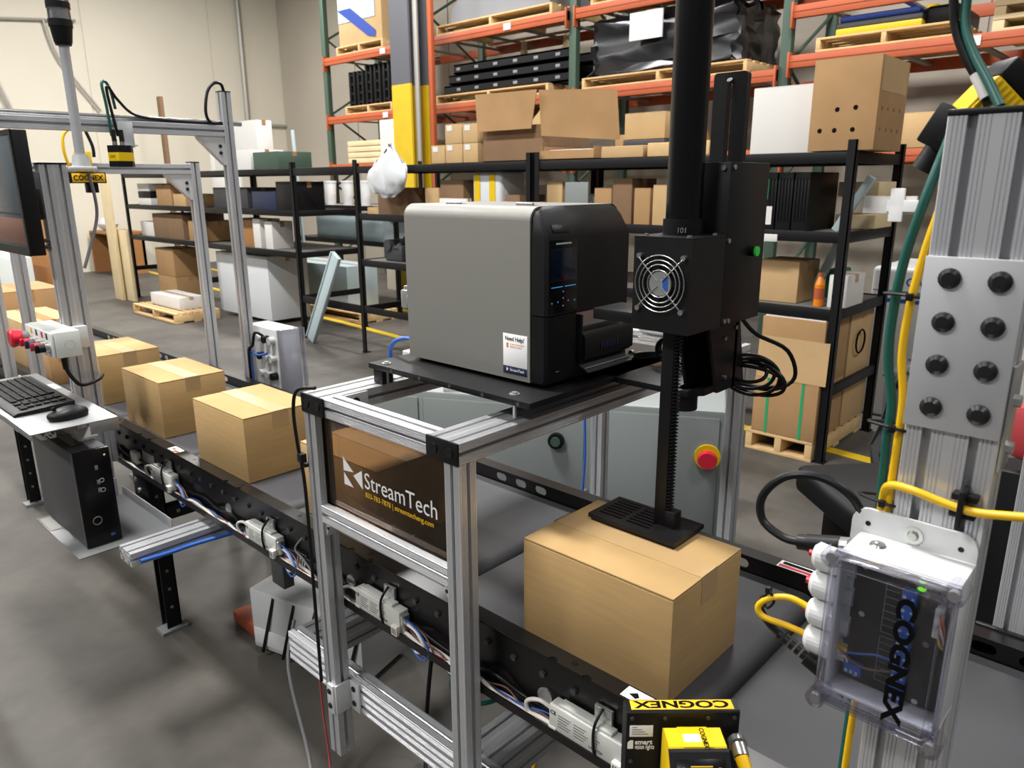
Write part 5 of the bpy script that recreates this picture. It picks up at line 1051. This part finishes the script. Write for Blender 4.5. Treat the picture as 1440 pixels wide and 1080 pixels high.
wire('gantry_cable', 'black_rubber', .006, [(-2.868, 1.45, 1.765), (-2.858, 1.40, 1.765), (-2.858, 1.385, 1.80), (-2.862, 1.40, 1.87), (-2.866, 1.43, 1.905), (-2.868, 1.46, 1.905), (-2.87, 1.47, 1.88)], 'black cable arching over the top of the tall gantry post')
wire('gantry_cable', 'black_rubber', .005, [(-2.862, 1.40, 1.762), (-2.862, 1.25, 1.763), (-2.862, 1.13, 1.775), (-2.845, 1.07, 1.82), (-2.835, 1.04, 1.86), (-2.833, 1.035, 1.83), (-2.83, 1.05, 1.70)], 'black cable running along the tall gantry beam to the hanging camera')
wire('gantry_cable', 'green_cable', .005, [(-2.833, 1.03, 1.70), (-2.83, 1.025, 1.80), (-2.832, 1.02, 1.865), (-2.84, 1.035, 1.875), (-2.845, 1.05, 1.85), (-2.85, 1.06, 1.79)], 'green cable looping above the hanging camera')
MB().cyl((-2.875, .7, 1.765), (-2.875, 1.53, 1.765), .009, 10).build('conduit_rod', 'steel', label='thin bright rod lying along the tall gantry beam', cat='rod')
# hanging camera
hc_ = thing('gantry_camera', 'hexagonal black and yellow camera hanging under the tall gantry', 'camera', (-2.80, 1.04, 1.60))
hexp = [(-2.80+.042*math.cos(a), 1.04+.042*math.sin(a)) for a in [PI/6+k*PI/3 for k in range(6)]]
MB().prism(hexp, 'z', 1.645, 1.668).build('upper_shell', 'black_plastic', hc_); MB().prism(hexp, 'z', 1.617, 1.645).build('yellow_band', 'yellow', hc_); MB().prism(hexp, 'z', 1.598, 1.617).build('lower_shell', 'black_plastic', hc_)
text('COGNEX', .012, 'black_print', hc_, (-2.793, 1.0003, 1.627), (.5, .0, 0), (0, 0, 1), depth=.0002)
for y in (1.03, 1.055): MB().cyl((-2.815, y, 1.668), (-2.815, y, 1.682), .008, 10).build('coupling_nut', 'steel', hc_); MB().cyl((-2.815, y, 1.682), (-2.818, y, 1.72), .008, 10).build('plug', 'black_rubber', hc_)
MB().box(-2.855, -2.850, 1.06, 1.11, 1.665, 1.75, .001).box(-2.855, -2.80, 1.06, 1.10, 1.668, 1.672).build('hanger_bracket', 'alu_plate', hc_)
# wide reader under the lower gantry
wr = thing('gantry_reader', 'yellow and black bar reader hanging under the lower gantry beam', 'barcode reader', (-3.17, 1.03, 1.52))
bx('light_bar', 'black_plastic', wr, -3.19, -3.15, .965, 1.105, 1.545, 1.585, .003); bx('brand_plate', 'yellow_print', wr, -3.15, -3.1492, .985, 1.10, 1.549, 1.581, .0002); text('COGNEX', .026, 'black_print', wr, (-3.1488, .989, 1.556), (0, 1, 0), (0, 0, 1), sx=.93, bold=.0006, depth=.0002)
bx('reader_body', 'yellow', wr, -3.178, -3.14, 1.01, 1.06, 1.586, 1.66, .003); bx('lower_block', 'black_plastic', wr, -3.185, -3.155, 1.035, 1.075, 1.51, 1.545, .003)
wire('reader_cable', 'yellow_cable', .0055, [(-3.16, .985, 1.60), (-3.16, .975, 1.66), (-3.165, .98, 1.71), (-3.17, 1.0, 1.735)], 'yellow cable rising from the hanging bar reader'); wire('reader_cable', 'black_rubber', .006, [(-3.16, 1.075, 1.64), (-3.16, 1.075, 1.68), (-3.17, 1.06, 1.74)], 'black cable rising from the hanging bar reader')
# signal tower light
tl = thing('signal_tower', 'tall signal tower light on a grey pole at left', 'signal light', (-2.66, .865, 1.58))
bx('base_plate', 'alu_light', tl, -2.69, -2.63, .82, .90, 1.583, 1.595, .002); MB().cyl((-2.66, .865, 1.595), (-2.66, .865, 1.63), .028, 18, .022).build('flange', 'alu_plate', tl); MB().cyl((-2.66, .865, 1.63), (-2.66, .865, 1.95), .0145, 18).build('pole', 'alu_plate', tl)
MB().cyl((-2.66, .865, 1.947), (-2.66, .865, 1.955), .022, 20, .024).cyl((-2.66, .865, 1.955), (-2.66, .865, 1.998), .025, 24, .031).cyl((-2.66, .865, 1.998), (-2.66, .865, 2.018), .033, 24).build('socket', 'black_rubber', tl)
MB().cyl((-2.66, .865, 2.018), (-2.66, .865, 2.049), .031, 24).build('clear_lens', 'clear_diffuse', tl); MB().cyl((-2.66, .865, 2.019), (-2.66, .865, 2.048), .024, 16).build('inner_core', 'white', tl); MB().cyl((-2.66, .865, 2.049), (-2.66, .865, 2.067), .033, 24).build('ring', 'black_rubber', tl); MB().cyl((-2.66, .865, 2.067), (-2.66, .865, 2.12), .031, 24).build('upper_lens', 'clear_diffuse', tl)
wire('tower_cable', 'grey_cable', .005, [(-2.66, .88, 1.58), (-2.66, .89, 1.50), (-2.66, .885, 1.43), (-2.652, .845, 1.33), (-2.652, .825, 1.28)], 'grey cable curving from the signal tower to the wide post')
# monitor
mo = thing('monitor', 'black framed flat monitor on an arm at the left edge', 'monitor', (-2.8, .67, 1.34))
MX1, MX0 = -2.53, -3.08
MB().box(MX0, MX1, .652, .692, 1.338, 1.692, .004).build('housing', 'black_plastic', mo)
b = MB().box(MX0, MX1, .648, .653, 1.338, 1.362).box(MX0, MX1, .648, .653, 1.678, 1.692).box(MX0, MX0+.016, .648, .653, 1.362, 1.678).box(MX1-.016, MX1, .648, .653, 1.362, 1.678); b.build('bezel', 'black_plastic', mo)
so = bx('screen', 'monitor_screen', mo, MX0+.016, MX1-.016, .6505, .652, 1.362, 1.678, .0001, label='grey lit monitor screen with windows')
bx('window_bar', 'dark_steel', so, MX0+.016, MX1-.016, .650, .6504, 1.455, 1.462, .0001); bx('window_block', 'brown_wire', so, MX0+.1, MX1-.02, .650, .6504, 1.37, 1.445, .0001)
bx('monitor_arm', 'black_plastic', mo, -2.62, -2.56, .692, .712, 1.44, 1.53, .004); MB().box(-2.66, -2.60, .712, .72, 1.515, 1.521).box(-2.66, -2.60, .712, .72, 1.45, 1.456).build('arm_strut', 'black_plastic', mo)
MB().box(-2.67, -2.65, .70, .74, 1.44, 1.58, .003).build('arm_mount', 'dark_steel', mo)
for z in (1.545, 1.46): MB().cyl((-2.66, .70, z), (-2.66, .688, z), .012, 10).build('arm_bolt', 'steel', mo)
wire('monitor_cable', 'black_rubber', .006, [(-2.56, .69, 1.38), (-2.6, .72, 1.375), (-2.66, .735, 1.36)], 'upper black cable from the monitor to the wide post'); wire('monitor_cable', 'black_rubber', .006, [(-2.56, .69, 1.362), (-2.6, .72, 1.355), (-2.66, .735, 1.345)], 'lower black cable from the monitor to the wide post')
# control box
cb_ = thing('control_box', 'white operator control box with red emergency button and switches', 'control box', (-2.64, .70, 1.03))
bx('body', 'ctrl_white', cb_, -2.77, -2.51, .668, .739, 1.03, 1.11, .003); bx('front_cover', 'ctrl_white', cb_, -2.768, -2.512, .66, .667, 1.032, 1.108, .002)
MB().cyl((-2.51, .708, 1.068), (-2.5095, .708, 1.068), .014, 24).build('knockout', 'grey_cab', cb_); MB().cyl((-2.5096, .708, 1.068), (-2.5092, .708, 1.068), .0132, 24).build('knockout_disc', 'ctrl_white', cb_)
es = MB().cyl((-2.745, .66, 1.07), (-2.745, .640, 1.07), .018, 20).build('button_collar', 'grey_cable', cb_); MB().cyl((-2.745, .640, 1.07), (-2.745, .612, 1.07), .024, 24, .030).cyl((-2.745, .612, 1.07), (-2.745, .606, 1.07), .030, 24, .024).build('emergency_button', 'red_plastic', es, label='red mushroom emergency button')
for k, (m, x) in enumerate((('red_plastic', -2.69), ('navy', -2.64), ('red_fabric', -2.585), ('black_plastic', -2.54))):
    s_ = MB().cyl((x, .66, 1.062), (x, .646, 1.062), .0165, 20).build('switch_bezel', 'steel', cb_); MB().cyl((x, .646, 1.062), (x, .630, 1.062), .012, 16).box(x-.003, x+.003, .620, .632, 1.05, 1.074, .001).build('switch_knob', m, s_)
    bx('legend_plate', ('yellow', 'dark_steel', 'red_plastic', 'dark_steel')[k], cb_, x-.062+.04, x-.062+.058, .6592, .66, 1.085, 1.104, .0003)
wire('control_cable_drop', 'black_rubber', .006, [(-2.56, .70, 1.03), (-2.56, .70, .99), (-2.555, .715, .95), (-2.56, .74, .925), (-2.60, .80, .925), (-2.635, .825, .93)], 'black cable looping under the control box'); MB().cyl((-2.56, .70, 1.03), (-2.56, .70, .985), .011, 12, .008).build('cable_plug', 'black_rubber', label='black cable gland under the control box', cat='plug')
# keyboard tray with keyboard and mouse
ky = thing('keyboard_tray', 'bent sheet metal tray holding the keyboard and mouse', 'tray', (-2.66, .625, .83))
bx('shelf', 'tray_metal', ky, -3.05, -2.28, .51, .738, .877, .88, .0005); bx('end_lip', 'tray_metal', ky, -2.283, -2.28, .66, .738, .842, .877, .0005); bx('front_lip', 'tray_metal', ky, -3.05, -2.28, .51, .513, .862, .877, .0005)
MB().prof(-2.95, -2.35, .55, .59, .837, .877, 'x').build('support_rail', 'alu', ky); bx('arm_bracket', 'alu_plate', ky, -2.75, -2.60, .60, .738, .83, .837, .001)
bx('note_label', 'paper', ky, -2.84, -2.76, .70, .732, .88, .8804, .0001)
kb = thing('keyboard', 'black computer keyboard on the metal tray', 'keyboard', (-2.77, .60, .88))
KX1, KX0, KY0, KY1 = -2.49, -2.94, .525, .69
MB().prism([(KY0, .8805), (KY1, .8805), (KY1, .899), (KY0+.01, .891), (KY0, .886)], 'x', KX0, KX1).build('case', 'black_plastic', kb)
kk = MB(); rk = random.Random(3)
for j in range(6):
    yb = KY0+.026+j*.0215; zb = .891+(yb-KY0-.01)/(KY1-KY0-.01)*.008
    x = KX0+.012
    while x < KX1-.03:
        w_ = .0165 if not (j == 0 and -2.86 < x < -2.76) else .09
        if not (-2.632 < x < -2.615 or -2.575 < x < -2.562): kk.box(x, min(x+w_, KX1-.012), yb, yb+.018, zb, zb+.006, .0012, 1)
        x += w_+.005
kk.build('keys', 'black_rubber', kb, kind='stuff')
ms = MB(); ms.ball((0, 0, 0), 1, (1, 1, 1), 20)
for v in ms.bm.verts:
    c = v.co; z = max(c.z, -.35)
    v.co = Vector((-2.375+c.x*.034*(1-.12*c.y), .635+c.y*.056, .880+.0125+z*(.024 if c.z > 0 else .035)*(1-.25*max(0, -c.y))))
mo_ = thing('computer_mouse', 'black computer mouse on the metal tray', 'mouse', (-2.375, .635, .88)); ms.build('body', 'black_plastic', mo_, ang=60)
MB().cyl((-2.378, .60, .9135), (-2.372, .60, .9135), .006, 12).build('scroll_wheel', 'black_rubber', mo_)
# computer on its shelf
pcs = thing('computer_shelf', 'thin metal shelf carrying the black computer', 'shelf', (-2.44, .68, .49)); bx('plate', 'tray_metal', pcs, -2.64, -2.24, .565, .835, .494, .498, .0006); bx('rear_lip', 'alu_plate', pcs, -2.64, -2.24, .832, .835, .498, .53, .0005); bx('hanger', 'alu_plate', pcs, -2.69, -2.64, .72, .82, .494, .56, .001)
bx('document', 'paper', None, -2.62, -2.5, .57, .60, .4985, .4995, .0002, label='white printed sheet on the computer shelf', cat='paper')
pc_ = thing('desktop_computer', 'black slim desktop computer tower beneath the keyboard tray', 'computer', (-2.48, .65, .498))
bx('case', 'grey_steel' if False else 'dark_steel', pc_, -2.68, -2.30, .603, .70, .499, .795, .003); bx('front_panel', 'black_gloss', pc_, -2.30, -2.28, .602, .701, .499, .797, .004)
for k in range(2): MB().ring((-2.2798, .668, .70-.03*k), 'x', .006, .0008, 12, 4).build('port_mark', 'bluegrey', pc_)
for z0 in (.735, .69, .665): bx('usb_port', 'grey_cable', pc_, -2.28, -2.2795, .655, .663, z0, z0+.014, .0002)
MB().ball((-2.28, .685, .775), .003).build('power_light', 'white', pc_); bx('maker_badge', 'blue_cable', pc_, -2.28, -2.2796, .67, .682, .52, .528, .0002); MB().ring((-2.2798, .64, .58), 'x', .012, .0012, 20, 4).build('round_badge', 'grey_cable', pc_)
MB().box(-2.50, -2.36, .625, .66, .795, .797).build('top_groove', 'black_gloss', pc_); MB().prism([(-2.45, .796), (-2.39, .796), (-2.39, .804), (-2.41, .83), (-2.45, .804)], 'y', .655, .71).build('hold_bracket', 'alu_light', pc_)
# far junction box beside the tall gantry
fj = thing('gland_box', 'white cable gland box with clear lid behind the tall gantry post', 'junction box', (-2.8, 1.60, .56))
bx('body', 'enclosure', fj, -2.97, -2.72, 1.52, 1.62, .56, .965, .004); bx('clear_lid', 'clear_lid', fj, -2.72, -2.685, 1.515, 1.625, .555, .97, .003); bx('side_plate', 'enclosure', fj, -3.01, -2.97, 1.53, 1.6, .54, .955, .003)
for x in (-2.85, -2.80, -2.755):
    for k in range(5):
        g = MB().cyl((x, 1.52, .92-.075*k), (x, 1.495, .92-.075*k), .016, 10).build('cable_gland', ('gland', 'black_plastic', 'gland')[(k+int(x*20)) % 3], fj)
wire('box_lead', 'blue_cable', .005, [(-2.76, 1.49, .87), (-2.80, 1.47, .86), (-2.84, 1.46, .87), (-2.848, 1.462, .8), (-2.845, 1.468, .62)], 'blue lead bending down beside the tall gantry post'); wire('box_lead', 'black_rubber', .006, [(-2.78, 1.49, .94), (-2.80, 1.465, .955), (-2.82, 1.46, .90), (-2.848, 1.455, .86), (-2.85, 1.458, .62)], 'black lead bundle beside the tall gantry post')
MB().prof(-2.9, -2.86, 1.495, 1.53, .58, .62, 'x').build('box_mount', 'alu', fj)
# things seen behind the station at the left edge
bx('wood_cabinet', 'orange_wood', None, -6.9, -6.15, 1.7, 1.76, 0, 1.64, .004, label='orange brown wooden cabinet behind the monitor', cat='cabinet')
wb_ = thing('white_workbench', 'white topped workbench strewn with dark parts at left', 'workbench', (-5.87, 1.5, 0)); bx('top', 'enclosure', wb_, -6.1, -5.55, 1.2, 1.42, .84, .87, .004)
for x in (-6.08, -5.6):
    for y in (1.22, 1.37): bx('leg', 'grey_steel', wb_, x, x+.03, y, y+.03, 0, .84, .002)
for k in range(6): bx('loose_part', 'dark_steel', None, -6.08+.08*k, -6.02+.08*k, 1.23+.04*(k % 3), 1.28+.04*(k % 3), .87, .888, .003, label='small dark part on the white workbench, %s from the left' % ('first', 'second', 'third', 'fourth', 'fifth', 'last')[k], cat='part', group='loose parts on the workbench')
bx('white_cabinet', 'ctrl_white', None, -6.95, -6.22, 1.45, 1.6, 0, 1.04, .006, label='white enclosure cabinet under the monitor at left edge', cat='cabinet')
